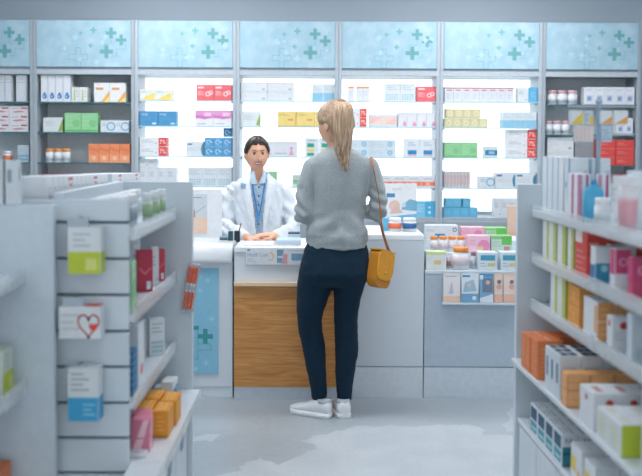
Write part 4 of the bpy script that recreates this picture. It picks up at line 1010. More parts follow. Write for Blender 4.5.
for i, (Y, px) in enumerate(((3.42, 168.5), (3.5, 161), (3.56, 171))):
    carton_at('bluewhite' if i != 1 else 'redtext', ax(px, Y, 390), Y, z, .06, .045, az((380, 386, 378)[i], Y, px)-z, ('small white and blue carton behind the amber cartons', 'small white and red carton behind the amber cartons', 'small white carton at far end of left base shelf')[i])
carton_at('bluemark', ax(137, 2.89, 460), 2.89, z, .08, .07, az(450, 2.89, 137)-z, 'white carton with blue mark at near end of left base shelf')
# packs hanging on the slatted end
def hang(x0, x1, y0, y1, design, lab, depth, clipc, cy0, cy1):
    Y = Yn-.03-depth; xa = ax(x0, Y, y0); xb = ax(x1, Y, y0); zb = az(y1, Y); h = az(y0, Y)-zb
    o = carton(design, xb-xa, depth, h, 'hanging_carton'); o.location = ((xa+xb)/2, Yn-.006-depth/2-.008, zb); tag(o, lab, 'carton')
    Yc = Yn-.002; t = thing('slatwall_clip', 'clear label clip on slatted end above the '+clipc, 'clip', (ax((x0+x1)/2, Yc, y0), Yc, az((cy0+cy1)/2, Yc)))
    mb = MB(); mb.box(-.032, .032, -.055, -.05, -.014, .014, mat('#b9c6d0', .2, alpha=.8), b=.001); mb.build('label_plate', t)
    mb = MB(); mb.box(-.004, .004, -.0495, 0, .008, .014, M_steel); mb.build('arm', t)
def d_hl(P):
    for k in 'fr': P[k].rect(0, 0, 1, .48, '#bdcb3a')
    P['f'].rect(.55, .08, .9, .34, '#d3da7c'); P['f'].lines(.15, .7, .55, .92, 3, '#b9c2c6')
def d_hb(P):
    for k in 'fr': P[k].rect(0, 0, 1, .45, '#3aa3d2')
    P['f'].lines(.5, .9, .08, .36, 3, '#8fcbe5'); P['f'].lines(.1, .7, .55, .95, 4, '#a3b0b8')
def d_heart(P):
    f = P['f']; f.lines(.05, .5, .2, .85, 3, '#c3c9ce')
    pts = [(.72+.26*.062*16*math.sin(a)**3, .45+.034*(13*math.cos(a)-5*math.cos(2*a)-2*math.cos(3*a)-math.cos(4*a))*.75) for a in [2*PI*i/28 for i in range(29)]]
    f.line(pts, .005, '#e0523f'); pts2 = [(.84+(u-.72)*.42, .36+(v-.45)*.42) for u, v in pts[:-1]]; f.poly(pts2, '#e0463a')
    P['t'].rect(.6, 0, 1, 1, '#d9604c')
hang(66, 99, 229, 276.5, ('#d9e0e3', d_hl), 'white and lime hanging carton, highest on the slatted end', .06, 'lime carton', 216, 228)
hang(57, 99, 309, 341.5, ('#dbe0e3', d_heart), 'white hanging carton with red heart outline on the slatted end', .06, 'heart carton', 296, 304)
hang(66, 97, 371, 424.5, ('#d9e0e3', d_hb), 'white and blue hanging carton, lowest on the slatted end', .06, 'blue carton', 364, 370)
# row of white cartons over the top of the left rack
t = thing('display_rack', 'white rack behind left rack carrying small white cartons along its top', 'display rack', (-.98, 4.1, 0))
mb = MB(); mb.box(-.16, .13, -.35, .35, 0, 1.19, M_gp, b=.002); mb.build('body', t)
mb = MB(); mb.box(-.16, .13, -.35, .35, 1.1905, 1.2, mat('#d5dee4', .3)); mb.build('top_board', t)
for i in range(24):
    Y = 2.86+i*.057; xx = -.925
    if i >= 14: Y += .075
    o = carton('redtop' if i % 6 == 4 else 'plain', .053, .13, .145-.0014*i); o.location = (xx, Y, 1.2006); o.rotation_euler = (0, 0, PI/2)
    tag(o, 'small white carton in long row above left rack, '+('nearest' if i == 0 else 'farthest' if i == 23 else 'place '+str(i+1)+' from its near end'), 'carton', 'white cartons along the top of left rack')
for i, (X, Y, h) in enumerate(((-1.02, 2.78, 0), (-.93, 2.80, 0))): pass
def d_gsq(P): P['r'].rect(.35, .55, .65, .85, '#8a99a5'); P['l'].rect(.35, .55, .65, .85, '#8a99a5'); P['f'].rect(.3, .5, .6, .8, '#8a99a5')
for i in range(2):
    Yt = 2.76; z = az(205, 2.72, 30)+.0003
    X = ax((3, 15)[i], Yt, 180)
    mb = None; o = carton(('#d0d9de', d_gsq), .045, .035, az(160, Yt, 10)-z); o.location = (X, 2.735, z); tag(o, ('left', 'right')[i]+' of two tall grey-white packs on the nearest left rack', 'carton', 'tall packs on nearest rack')
# goods on the nearest left rack
za = az(402, 2.55); Y = 2.35
o = carton(('#cfd9c9', d_hl), .09, .07, .13); o.location = (qf-.06, 2.64, za+.0006); o.rotation_euler = (0, 0, PI/2); tag(o, 'white and lime carton on the nearest rack at left picture edge', 'carton')
o = carton(('#e07c4c', d_orangebox), .1, .07, .15); o.location = (qf-.07, 2.64, .3406); o.rotation_euler = (0, 0, PI/2); tag(o, 'orange carton low on the nearest rack at left picture edge', 'carton')
# clear pack of orange tubes on the end panel of the left rack
Yk = Yf-.012
t = thing('hanging_tube_pack', 'clear pack of orange tubes hanging on end panel of left rack', 'pack', (ax(187, Yk, 290), Yk, az(312, Yk)), 0)
hh = az(264, Yk)-az(312, Yk)
mb = MB(); mb.box(-.026, .026, -.012, .011, 0, hh, mat('#c3ced6', .2, alpha=.45, coat=.5)); pk = mb.build('clear_pouch', t); t.rotation_euler = (0, math.radians(9), 0)
for i in range(3):
    mb = MB(); x = -.014+.014*i; O = mat('#ee5f22', .35)
    mb.lathe([(.005, .01), (.006, .02), (.006, hh*.42), (.003, hh*.5), (.0065, hh*.6), (.0065, hh*.9), (.003, hh*.97)], O, (x, -.008, 0), 10, mats=[O, O, mat('#dfe5e9', .3), mat('#dfe5e9', .3), O, O]); mb.build('tube', t)
# ------------------------------------------------------------------ people
def mesh_from(mb, name, m, voxel=.006, smooth=4, fold=None, parent=None, cut=None):
    o = mb.build(name); o.data.materials.clear()
    md = o.modifiers.new('r', 'REMESH'); md.mode = 'VOXEL'; md.voxel_size = voxel; md.use_smooth_shade = True
    ms = o.modifiers.new('s', 'SMOOTH'); ms.factor = .5; ms.iterations = smooth
    me = bpy.data.meshes.new_from_object(o.evaluated_get(bpy.context.evaluated_depsgraph_get()))
    old = o.data; o.modifiers.clear(); o.data = me; bpy.data.meshes.remove(old); me.name = name
    me.materials.clear(); me.materials.append(m)
    if fold:
        nrm = [v.normal.copy() for v in me.vertices]
        for v, n in zip(me.vertices, nrm): v.co += n*fold(v.co, n)
    if cut:
        import bmesh
        bm = bmesh.new(); bm.from_mesh(me)
        bmesh.ops.delete(bm, geom=[f for f in bm.faces if cut(f.calc_center_median(), f.normal)], context='FACES'); bm.to_mesh(me); bm.free()
    me.polygons.foreach_set('use_smooth', [True]*len(me.polygons)); me.update()
    if parent: o.parent = parent
    return o
def ring(c, hw, hd, n=28, p=1.0, ex=2.3, tilt=0):
    r = []
    for j in range(n):
        a = 2*PI*j/n; ca, sa = math.cos(a), math.sin(a)
        r.append(Vector((c[0]+hw*math.copysign(abs(ca)**(2/ex), ca), c[1]+hd*math.copysign(abs(sa)**(2/ex), sa), c[2]+tilt*sa)))
    return r
def trunk(mb, rows, Y, dz=0):
    """rows: (py, pxl, pxr, half depth, y shift)"""
    rr = []
    for py, a, b, hd, sh in rows:
        A_ = at(a, py, Y); B_ = at(b, py, Y); rr.append(ring(((A_.x+B_.x)/2, Y+sh, (A_.z+B_.z)/2), (B_.x-A_.x)/2, hd))
    mb.rings(rr[::-1] if rr[0][0].z > rr[-1][0].z else rr, None)
def limb(mb, pts, rad, flat=1.0, n=14):
    """rounded tapering limb through pts"""
    P = [Vector(p) for p in pts]; out = []; R = []
    for i in range(len(P)-1):
        p0 = P[max(i-1, 0)]; p1 = P[i]; p2 = P[i+1]; p3 = P[min(i+2, len(P)-1)]
        for k in range(5):
            t = k/5; out.append(.5*((2*p1)+(p2-p0)*t+(2*p0-5*p1+4*p2-p3)*t*t+(3*p1-p0-3*p2+p3)*t**3)); R.append(rad[i]*(1-t)+rad[i+1]*t)
    out.append(P[-1]); R.append(rad[-1])
    mb.tube(out, R, None, n, flat); mb.ball(P[0], rad[0]*.98, None, 12, 8); mb.ball(P[-1], rad[-1]*.98, None, 12, 8)
def sst(x, a, b): t = max(0, min(1, (x-a)/(b-a))); return t*t*(3-2*t)
def g(x, s): return math.exp(-(x/s)**2)
def head_pt(n, off=0):
    a, b, c = .080, .094, .113
    x, y, z = n.x*(a+off), n.y*(b+off), n.z*(c+off)
    t = max(0, min(1, (-z-.012)/.1))
    x *= 1+.09*t
    if n.y < 0: y *= 1-.5*t**1.1
    else:
        y *= 1-.10*g(z-.0, .05)*g(x, .06)*0 - .04*t
        k = sst(n.y, .2, .7)
        y -= .006*k*g(z-.0, .016)*(g(x-.031, .017)+g(x+.031, .017))     # eye sockets
        y += .004*k*g(z-.03, .014)*g(x, .05)                            # brow
        y += k*g(x, .0105)*(.021*sst(z, .02, -.034)*(1-sst(-z, .040, .052)))   # nose
        y += k*.006*g(z+.042, .007)*g(abs(x)-.011, .007)                # nostrils
        y += .007*k*g(z+.064, .013)*g(x, .026)                          # mouth mound
        y += .006*k*g(z+.104, .016)*g(x, .022)                          # chin
        y += .004*k*g(z+.03, .02)*g(abs(x)-.042, .018)                  # cheeks
    return Vector((x, y, z))
def head(mb, M, nseg=44, nr=34):
    rr = []
    for i in range(1, nr):
        th = -PI/2+PI*i/nr
        rr.append([M @ head_pt(Vector((math.cos(th)*math.cos(2*PI*j/nseg), math.cos(th)*math.sin(2*PI*j/nseg), math.sin(th)))) for j in range(nseg)])
    mb.rings(rr, None)
    for sg in (-1, 1):
        c = Vector((sg*.080, -.008, -.012)); rr = []
        for q, (w_, o_) in enumerate(((.7, 0), (1, .006), (.95, .012), (.5, .014))):
            rr.append([M @ (c+Vector((sg*(o_-.003), (.016*w_)*math.cos(2*PI*j/14)-.004, .029*w_*math.sin(2*PI*j/14)*(1 if sg > 0 else -1)))) for j in range(14)])
        mb.rings(rr if sg < 0 else rr, None)
def face_pt(M, x, z, off=0):
    nx = max(-.9, min(.9, x/(.080*(1+.09*max(0, min(1, (-z-.012)/.1)))))); nz = z/.113
    return M @ (head_pt(Vector((nx, math.sqrt(max(.02, 1-nx*nx-nz*nz)), nz)))+Vector((0, off, 0)))
def thr(azm):
    if azm < 30: return .56
    if azm < 66: return .56-.58*sst(azm, 30, 66)
    if azm < 100: return -.02-.1*sst(azm, 72, 100)
    return -.12-.5*sst(azm, 100, 125)
def hair_cap(M, m, thick=.013, part=True, nseg=72, nr=56):
    mb = MB(); idx = {}; keep = []
    for i in range(0, nr+1):
        th = -PI/2+PI*i/nr
        for j in range(nseg):
            ph = 2*PI*j/nseg; n = Vector((math.cos(th)*math.cos(ph), math.cos(th)*math.sin(ph), math.sin(th)))
            azm = abs(math.degrees(math.atan2(n.x, n.y))); d = n.z-thr(azm)
            off = thick*sst(d, -.02, .22)+.0015
            if part and n.y > -.3 and n.z > .3: off -= .006*g(n.x, .07)
            off += .0012*math.sin(n.x*70+n.z*8)
            idx[(i, j)] = len(mb.v); mb.v.append(M @ head_pt(n, off)); keep.append(d > -.03)
    for i in range(nr):
        for j in range(nseg):
            q = [idx[(i, j)], idx[(i, (j+1) % nseg)], idx[(i+1, (j+1) % nseg)], idx[(i+1, j)]]
            if all(keep[k] for k in q): mb.face(q, m, True)
    return mb
def frame(c, fwd, up=(0, 0, 1), s=1.0):
    f = Vector(fwd).normalized(); r = f.cross(Vector(up)).normalized(); u = r.cross(f)
    M = Matrix((r, f, u)).transposed().to_4x4(); M = Matrix.Translation(Vector(c)) @ M @ Matrix.Scale(s, 4); return M
def hand(mb, wrist, dirv, side, nrm, s=1.0, curl=.5, spread=1.0):
    """palm from wrist along dirv; side = towards the thumb; nrm = back of the hand"""
    d = Vector(dirv).normalized(); n = Vector(nrm); n = (n-d*n.dot(d)).normalized(); t = n.cross(d)
    if t.dot(Vector(side)) < 0: t = -t
    W = Vector(wrist); rr = []
    for q, (u, w_, h_) in enumerate(((0, .026, .019), (.03, .034, .018), (.06, .040, .016), (.085, .041, .014), (.094, .037, .010))):
        c = W+d*u*s; rr.append([c+t*(w_*s*math.cos(2*PI*j/18))+n*(h_*s*math.sin(2*PI*j/18)) for j in range(18)])
    mb.rings(rr, None)
    for k, (off, L) in enumerate(((.029, .068), (.010, .076), (-.010, .071), (-.028, .056))):
        b0 = W+d*.078*s+t*off*s; ang = 0; p = b0+d*.012*s; pts = [b0, p]; r = [.0092*s, .0092*s]
        for sg, fr in enumerate((.45, .3, .25)):
            ang += curl*(.5, .8, .6)[sg]; p = p+(d*math.cos(ang)-n*math.sin(ang)+t*(off*.8*spread))*L*fr*s; pts.append(p); r.append((.0088, .0082, .0068)[sg]*s)
        limb(mb, pts, r, n=10)
    b0 = W+d*.022*s+t*.022*s; pts = [b0, b0+(d*.5+t*.75-n*.25)*.035*s, b0+(d*1.45+t*.95-n*.5)*.035*s, b0+(d*2.3+t*.75-n*.75)*.033*s]
    limb(mb, pts, [.013*s, .0115*s, .010*s, .008*s], n=10)
skin_l = mat('#e3b394', .5, vary=.03, scale=40, sss=.15); skin_d = mat('#e6b092', .48, vary=.03, scale=40, sss=.12)

# --- standing woman seen from behind
YW = 4.79
def W_(px, py, dy=0): return at(px, py, YW+dy)
person = MB(); Mh = frame(W_(335.2, 124.2, .012), (-.74, .66, -.06), s=1.02)
head(person, Mh)
limb(person, [W_(338, 153, .0), W_(336.5, 140, .015), W_(336, 132, .02)], [.054, .05, .05])
trunk(person, [(152, 322, 356, .05, 0), (160, 313, 367, .075, 0), (175, 313, 369, .095, 0), (200, 315, 363, .09, 0), (222, 313, 361, .09, 0), (245, 308, 365, .1, 0), (265, 307, 365, .1, -.005), (280, 310, 358, .09, -.01)], YW)
for L_ in ([(316, 280, 0), (310.5, 310, 0), (312.5, 342, .0), (316, 365, -.01), (319.5, 396, 0), (320, 405, .0)], [(349.5, 280, 0), (346.5, 310, 0), (346.5, 340, 0), (346, 365, -.01), (344.3, 396, 0), (344, 405, .0)]):
    limb(person, [W_(a, b, c) for a, b, c in L_], [.068, .058, .050, .044, .032, .032])
armL = [W_(312, 166, 0), W_(306.5, 182, -.01), W_(304.5, 200, -.02), W_(304.5, 214.5, -.02), W_(311, 214, .13), W_(321, 213, .235)]
armR = [W_(370, 165, 0), W_(375, 182, -.005), W_(378, 198, -.015), W_(378, 210.5, -.01), W_(370, 212, .12), W_(358, 212, .23)]
limb(person, armL, [.034, .031, .029, .029, .03, .024]); limb(person, armR, [.034, .031, .029, .029, .03, .024])
hand(person, armL[-1], (.35, .9, .05), (1, 0, .3), (-.2, 0, 1), .93, .45); hand(person, armR[-1], (-.35, .9, .05), (-1, 0, .3), (.2, 0, 1), .93, .45)
woman = mesh_from(person, 'person', skin_l, .0045, 2)
tag(woman, 'blonde woman with ponytail seen from behind in grey sweater and navy trousers at counter', 'person')
def fold(a, sc, v=(1, 1, 1)):
    return lambda co, n: a*noise.noise(Vector((co.x*sc*v[0], co.y*sc*v[1], co.z*sc*v[2])))
# trousers
mb = MB()
trunk(mb, [(241, 308, 365.5, .1, 0), (250, 304.2, 368.6, .118, 0), (262, 301.3, 369.6, .13, -.01), (272, 299.8, 369.8, .135, -.015), (280, 298.5, 367, .125, -.01), (284, 300, 364, .11, -.005)], YW)
def leg_rows(mb, rows):
    rr = []
    for py, a, b, hd, sh in rows:
        A_ = W_(a, py); B_ = W_(b, py); rr.append(ring(((A_.x+B_.x)/2, YW+sh, (A_.z+B_.z)/2), (B_.x-A_.x)/2, hd, ex=2.1))
    mb.rings(rr[::-1], None)
leg_rows(mb, [(270, 300, 335, .11, -.01), (283, 297.2, 333.2, .105, -.005), (292, 296.2, 330.5, .1, 0), (300, 296, 327.5, .095, 0), (310, 296.3, 324, .09, 0), (320, 297.5, 322, .085, .005), (330, 299, 322.3, .08, .01), (340, 300.8, 324.4, .072, .008), (350, 302.7, 325.7, .07, 0), (365, 306, 326.3, .066, -.008), (385, 309.9, 327, .056, -.005), (398.5, 312.2, 327, .052, 0)])
leg_rows(mb, [(270, 333, 369.5, .11, -.01), (283, 333, 365.4, .105, -.005), (292, 333.6, 362.6, .1, 0), (300, 333.9, 360.3, .095, 0), (310, 334, 358.8, .09, 0), (320, 333.9, 357.9, .083, .005), (335, 334.5, 358.2, .074, .01), (350, 335.2, 358, .072, 0), (365, 335.7, 355.6, .066, -.008), (385, 336.3, 352.8, .056, -.005), (399.5, 336.8, 351.8, .05, 0)])
navy = mat('#002336', 1.0, vary=.12, scale=90)
tr = mesh_from(mb, 'trousers', navy, .006, 3, fold=lambda co, n: .0045*noise.noise(Vector((co.x*14, co.y*14, co.z*7)))+.003*noise.noise(Vector((co.x*30, co.y*20, co.z*26))), parent=woman)
tr['label'] = 'dark navy slim trousers'
# sweater
mb = MB()
trunk(mb, [(146.5, 329.5, 350, .054, .005), (149.5, 326, 354, .062, .002), (153, 319.5, 361, .08, 0), (158, 312.5, 368.5, .095, 0), (164, 309.5, 372, .105, 0), (172, 310.5, 372, .112, -.002), (183, 312.5, 369.5, .116, -.005), (196, 313.2, 367, .114, -.005), (208, 312, 364.8, .11, 0), (218, 310, 364.4, .11, 0), (228, 306.8, 366.3, .12, 0), (234, 305.8, 367.8, .13, 0), (239, 306.2, 367.8, .126, 0), (243.5, 307, 366.8, .121, 0), (247.5, 307.5, 366.8, .12, 0)], YW)
limb(mb, armL[:4]+[W_(308.5, 214, .1), W_(318.5, 213.3, .21)], [.047, .0465, .0475, .052, .048, .036])
limb(mb, armR[:4]+[W_(372.5, 211.5, .1), W_(361, 212, .205)], [.046, .0465, .047, .05, .046, .036])
knit = bpy.data.materials.new('grey_knit'); knit.use_nodes = True; nt = knit.node_tree; bs = nt.nodes['Principled BSDF']
tc = nt.nodes.new('ShaderNodeTexCoord'); n1 = nt.nodes.new('ShaderNodeTexNoise'); n1.inputs['Scale'].default_value = 160; n1.inputs['Detail'].default_value = 4
rp = nt.nodes.new('ShaderNodeValToRGB'); rp.color_ramp.elements[0].color = lin('#929b9e')+(1,); rp.color_ramp.elements[1].color = lin('#a4acae')+(1,); rp.color_ramp.elements[0].position = .35; rp.color_ramp.elements[1].position = .65
nt.links.new(tc.outputs['Object'], n1.inputs['Vector']); nt.links.new(n1.outputs['Fac'], rp.inputs[0]); nt.links.new(rp.outputs[0], bs.inputs['Base Color'])
bs.inputs['Roughness'].default_value = .9; bs.inputs['Sheen Weight'].default_value = .3
bp = nt.nodes.new('ShaderNodeBump'); bp.inputs['Strength'].default_value = .3; bp.inputs['Distance'].default_value = .003; nt.links.new(n1.outputs['Fac'], bp.inputs['Height']); nt.links.new(bp.outputs[0], bs.inputs['Normal'])
cz = W_(337, 200)
def sw_fold(co, n):
    side = sst(abs(co.x-cz.x), .13, .19); low = sst(-co.z, -1.13, -.98)
    v = .009*noise.noise(Vector((co.x*7, co.y*7, co.z*3.5)))*(.5+low)
    v += side*.0065*math.sin(co.z*95+co.x*30+4*noise.noise(co*9))*sst(-co.z, -1.28, -1.12)
    v += .008*low*math.sin((co.z+.55*abs(co.x-cz.x-.02))*60+3*noise.noise(co*6))*sst(co.z, .93, .99)
    v += .004*noise.noise(Vector((co.x*22, co.y*22, co.z*12)))
    return v
sw = mesh_from(mb, 'sweater', knit, .006, 3, fold=sw_fold, parent=woman); sw['label'] = 'grey knitted long-sleeved sweater'
# hair
def strand_mat(a, b):
    m = bpy.data.materials.new('hair_strands'); m.use_nodes = True; nt = m.node_tree; bs = nt.nodes['Principled BSDF']
    tc = nt.nodes.new('ShaderNodeTexCoord'); mp = nt.nodes.new('ShaderNodeMapping'); mp.inputs['Scale'].default_value = (90, 90, 6)
    nz = nt.nodes.new('ShaderNodeTexNoise'); nz.inputs['Scale'].default_value = 1.6; nz.inputs['Detail'].default_value = 4
    rp = nt.nodes.new('ShaderNodeValToRGB'); rp.color_ramp.elements[0].position = .35; rp.color_ramp.elements[1].position = .68
    rp.color_ramp.elements[0].color = lin(a)+(1,); rp.color_ramp.elements[1].color = lin(b)+(1,)
    nt.links.new(tc.outputs['Object'], mp.inputs[0]); nt.links.new(mp.outputs[0], nz.inputs['Vector']); nt.links.new(nz.outputs['Fac'], rp.inputs[0]); nt.links.new(rp.outputs[0], bs.inputs['Base Color'])
    bs.inputs['Roughness'].default_value = .42; return m
blonde = strand_mat('#94755a', '#dcc0a2'); cap_m = strand_mat('#80664f', '#c2a58a')
hc = hair_cap(Mh, cap_m, .013, part=False).build('hair', woman)
mb = MB(); KP = [(342, 104.5, -.085), (342.3, 103, -.125), (342.8, 110, -.15), (342.8, 128, -.15), (342.5, 146, -.145), (344, 160, -.14), (346.3, 171.5, -.135)]
RW = [.026, .042, .053, .056, .048, .030, .006]
def cr(P, t):
    i = min(int(t), len(P)-2); f = t-i; p0 = P[max(i-1, 0)]; p1 = P[i]; p2 = P[i+1]; p3 = P[min(i+2, len(P)-1)]
    return .5*((2*p1)+(p2-p0)*f+(2*p0-5*p1+4*p2-p3)*f*f+(3*p1-p0-3*p2+p3)*f**3)
KV = [W_(*k) for k in KP]
core = []; 
for k in range(40):
    t = k/39*(len(KV)-1.001); c = cr(KV, t); i = int(t); r = RW[i]*(1-(t-i))+RW[i+1]*(t-i)
    core.append([c+Vector((r*.9*math.cos(2*PI*j/30)*(1+.05*math.sin(7*j)), r*.5*math.sin(2*PI*j/30)*(1+.06*math.sin(5*j+2)), 0)) for j in range(30)])
mb.rings(core, blonde)
for q in range(34):
    a = 2*PI*q/34; e = random.uniform(.75, .93); lt = random.uniform(.86, 1.0); pts = []; rad = []
    for k in range(22):
        t = k/21*(len(KV)-1.001)*lt; c = cr(KV, t); i = int(t); r = RW[i]*(1-(t-i))+RW[i+1]*(t-i)
        pts.append(c+Vector((r*e*math.cos(a+.15*math.sin(t)), r*.52*e*math.sin(a), 0))); rad.append(.006*(1-.75*(k/21)**3))
    mb.tube(pts, rad, blonde, 6)
pt = mb.build('ponytail', hc)
mb = MB(); mb.lathe([(.027, -.008), (.03, 0), (.027, .008)], mat('#8a745c', .6), n=18); tie = mb.build('hair_tie', hc); tie.location = W_(342, 104, -.078); tie.rotation_euler = (math.radians(60), 0, 0)
def eyes_brows(M, who, iris, brow, lipc, teeth=True, smile=1):
    for sg in (-1, 1):
        c = face_pt(M, sg*.031, .001, -.0065)
        mb = MB(); s = M.to_scale().x; mb.ball(c, .0118*s, mat('#d9d6d2', .3), 14, 10); e = mb.build('eye', who)
        d = (M.to_3x3() @ Vector((0, 1, 0))).normalized()
        mb = MB(); mb.ball(c+d*.0058*s, .0076*s, mat(iris, .2), 12, 8); mb.build('iris', e)
        mb = MB(); pts = [face_pt(M, sg*(.017+.0075*k), .0085+(.0035, .0055, .0045, .0)[k]-.004, .0022) for k in range(4)]; mb.tube(pts, [.0016*s, .0032*s, .0034*s, .002*s], mat('#2e1f1a', .6), 6); mb.build('eyelid', e)
        mb = MB(); pts = [face_pt(M, sg*(.014+.009*k), .021+(.0, .004, .005, .001)[k], .001) for k in range(4)]; mb.tube(pts, [.0032*s, .0042*s, .0036*s, .002*s], mat(brow, .7), 6, .6); mb.build('eyebrow', who)
    s = M.to_scale().x
    up = [face_pt(M, x, -.061+.28*abs(x)*smile, .002) for x in (-.030, -.020, -.010, 0, .010, .020, .030)]
    lo = [face_pt(M, x, -.0765+.0155*(abs(x)/.029)**1.6*smile+.0, .002) for x in (-.029, -.020, -.010, 0, .010, .020, .029)]
    mb = MB(); mb.tube(up, [.0015*s, .003*s, .0034*s, .003*s, .0034*s, .003*s, .0015*s], mat(lipc, .4), 8); mb.tube(lo, [.0015*s, .0034*s, .004*s, .0044*s, .004*s, .0034*s, .0015*s], mat(lipc, .4), 8)
    mb.build('lips', who)
    if teeth:
        mb = MB(); a = [face_pt(M, x, -.0628+.26*abs(x)*smile, .0026) for x in (-.022, -.011, 0, .011, .022)]; b = [face_pt(M, x, -.0735+.011*(abs(x)/.022)**1.6*smile, .0026) for x in (-.022, -.011, 0, .011, .022)]
        for k in range(4): mb.poly([a[k], a[k+1], b[k+1], b[k]], mat('#f2f0ec', .3), M.to_3x3() @ Vector((0, 1, 0)))
        mb.build('teeth', who)
eyes_brows(Mh, woman, '#4f6b78', '#9b7f5f', '#c07a72', teeth=False, smile=.4)
# shoes
def shoe(heel, toe, label):
    h = Vector(heel); tv = Vector(toe)-h; L = tv.length; d = tv.normalized(); sd = Vector((d.y, -d.x, 0))
    ca = mat('#e4e8ea', .5, vary=.02); rr = []
    for u, w_, z1, cx in ((0.0, .018, .05, 0), (.03, .032, .082, 0), (.12, .037, .092, 0), (.26, .038, .094, 0), (.4, .041, .082, .002), (.55, .045, .066, .004), (.7, .049, .054, .006), (.84, .046, .047, .004), (.94, .034, .04, 0), (1.0, .014, .034, -.004)):
        z1 *= 1.08
        c = h+d*(L*u)+sd*cx; r = []
        for j in range(20):
            a = 2*PI*j/20; s_ = math.sin(a); r.append(c+sd*(w_*math.copysign(abs(math.cos(a))**.7, math.cos(a)))+Vector((0, 0, .018+(z1-.018)*(.5+.5*s_)*(1 if s_ > 0 else 1))))
        rr.append(r)
    mb = MB(); mb.rings(rr, ca); o = mb.build('shoe', woman); o['label'] = label
    rr = []; mb = MB(); out = [(0, .016), (.03, .031), (.15, .037), (.35, .038), (.55, .045), (.72, .05), (.86, .047), (.95, .036), (1.01, .014)]
    loop = [h+d*(L*u)+sd*(w_+.003+.004*(u > .5)) for u, w_ in out]+[h+d*(L*u)-sd*(w_+.003-.004*(u > .5)) for u, w_ in reversed(out)]
    mb.rings([[p+Vector((0, 0, .001)) for p in loop], [p+Vector((0, 0, .028)) for p in loop]], mat('#f0f2f3', .5)); mb.build('sole', o)
    mb = MB()
    for k in range(4):
        u = .42+.085*k; z1 = .088-.011*k; c = h+d*(L*u); mb.tube([c-sd*.022+Vector((0, 0, z1-.008)), c+Vector((0, 0, z1+.002)), c+sd*.022+Vector((0, 0, z1-.008))], .0032, mat('#cfd5d9', .6), 6)
    mb.build('laces', o)
    mb = MB(); c = h+d*(L*.17)+Vector((0, 0, .085)); mb.lathe([(.036, -.006), (.038, .004), (.035, .010), (.033, .014)], mat('#b9c1c6', .7), c, 18); mb.build('ankle_sock', o)
a0 = fl(330.5, 418.3); a1 = fl(291.5, 411); shoe((a0[0], a0[1], .0), (a1[0], a1[1], 0), 'white low sneaker pointing left')
b0 = fl(345.5, 419.0); b1 = fl(334.5, 405.8); b0 = Vector((b0[0], b0[1], 0)); dd = Vector((-.28, .96, 0)); shoe(b0, b0+dd*.25, 'white low sneaker pointing away')
# shoulder bag
YBg = YW-.03
t = thing('shoulder_bag', 'mustard yellow shoulder bag with brown strap hanging at the woman\'s right hip', 'bag', W_(377.5, 287.5, -.05))
must = mat('#e39a12', .42, vary=.06, scale=25); mustd = mat('#bd7a14', .45, vary=.06, scale=25)
c0 = t.location.copy(); ang = math.radians(-38)
Rb = Matrix.Rotation(ang, 3, 'Z')
def bagring(prof, y0):
    return [Rb @ Vector((x, y0, z)) for x, z in prof]
# profile of the broad side (rounded lower corners), extruded through its thickness
def bprof(w_, h_, r):
    P = []
    for cx, cz_, a0_ in ((w_/2-r, r, -90), (w_/2-r*.5, h_-r*.5, 0), (-w_/2+r*.5, h_-r*.5, 90), (-w_/2+r, r, 180)):
        rr_ = r if a0_ in (-90, 180) else r*.5
        for k in range(6):
            a = math.radians(a0_+k*18); P.append((cx+rr_*math.cos(a), cz_+rr_*math.sin(a)))
    return P
# broad sides face the camera's right; local x = along the bag, y = thickness
Rb = Matrix.Rotation(math.radians(56), 3, 'Z') @ Matrix.Rotation(math.radians(14), 3, 'Y')
HB = az(252, YBg)-az(288, YBg)
mb = MB(); mb.rings([bagring(bprof(.155, HB, .05), -.029), bagring(bprof(.17, HB, .055), -.022), bagring(bprof(.17, HB, .055), .022), bagring(bprof(.155, HB, .05), .029)][::-1], mustd, sm=False); mb.build('body', t)
mb = MB(); fp = [(x, z) for x, z in bprof(.168, HB*.8, .055)]; fp = [(x, z+HB*.21) for x, z in fp]
mb.rings([bagring([(x*.97, z) for x, z in fp], -.037), bagring(fp, -.0295)][::-1], must, sm=False)
top_ = [(-.084, HB), (.084, HB), (.084, HB+.006), (-.084, HB+.006)]
mb.rings([bagring(top_, -.037), bagring(top_, .028)][::-1], must, sm=False); mb.build('flap', t)
mb = MB(); mb.ball(Rb @ Vector((0, -.04, HB*.42)), (.009, .009, .009), mat('#c9a04a', .3, metal=.9), 12, 8); mb.build('clasp', t)
for sgn in (1,):
    mb = MB(); c = Rb @ Vector((sgn*.072, 0, HB+.006)); mb.tube([c+Vector((.013*math.cos(k*PI/6), 0, .013*math.sin(k*PI/6))) for k in range(13)], .0025, mat('#c9a04a', .3, metal=.9), 6); mb.build('ring', t)
mb = MB(); top = W_(371.5, 158.5, -.03)
sp = [Rb @ Vector((.072, 0, HB+.017))+c0, W_(383, 232, -.085), W_(379.3, 200, -.083), W_(375.3, 178, -.085), W_(373, 166, -.085), W_(371.8, 158.5, -.045), W_(371.0, 157.6, .0), W_(369.5, 166, .10), W_(373, 190, .15), W_(380.5, 225, .12), Rb @ Vector((.076, .012, HB+.02))+c0]
sm_ = []
for k in range(61):
    sm_.append(cr(sp, k/60*(len(sp)-1.001))-c0)
mb.tube(sm_, .0062, mat('#a8683c', .5), 8, .45); mb.build('strap', t)

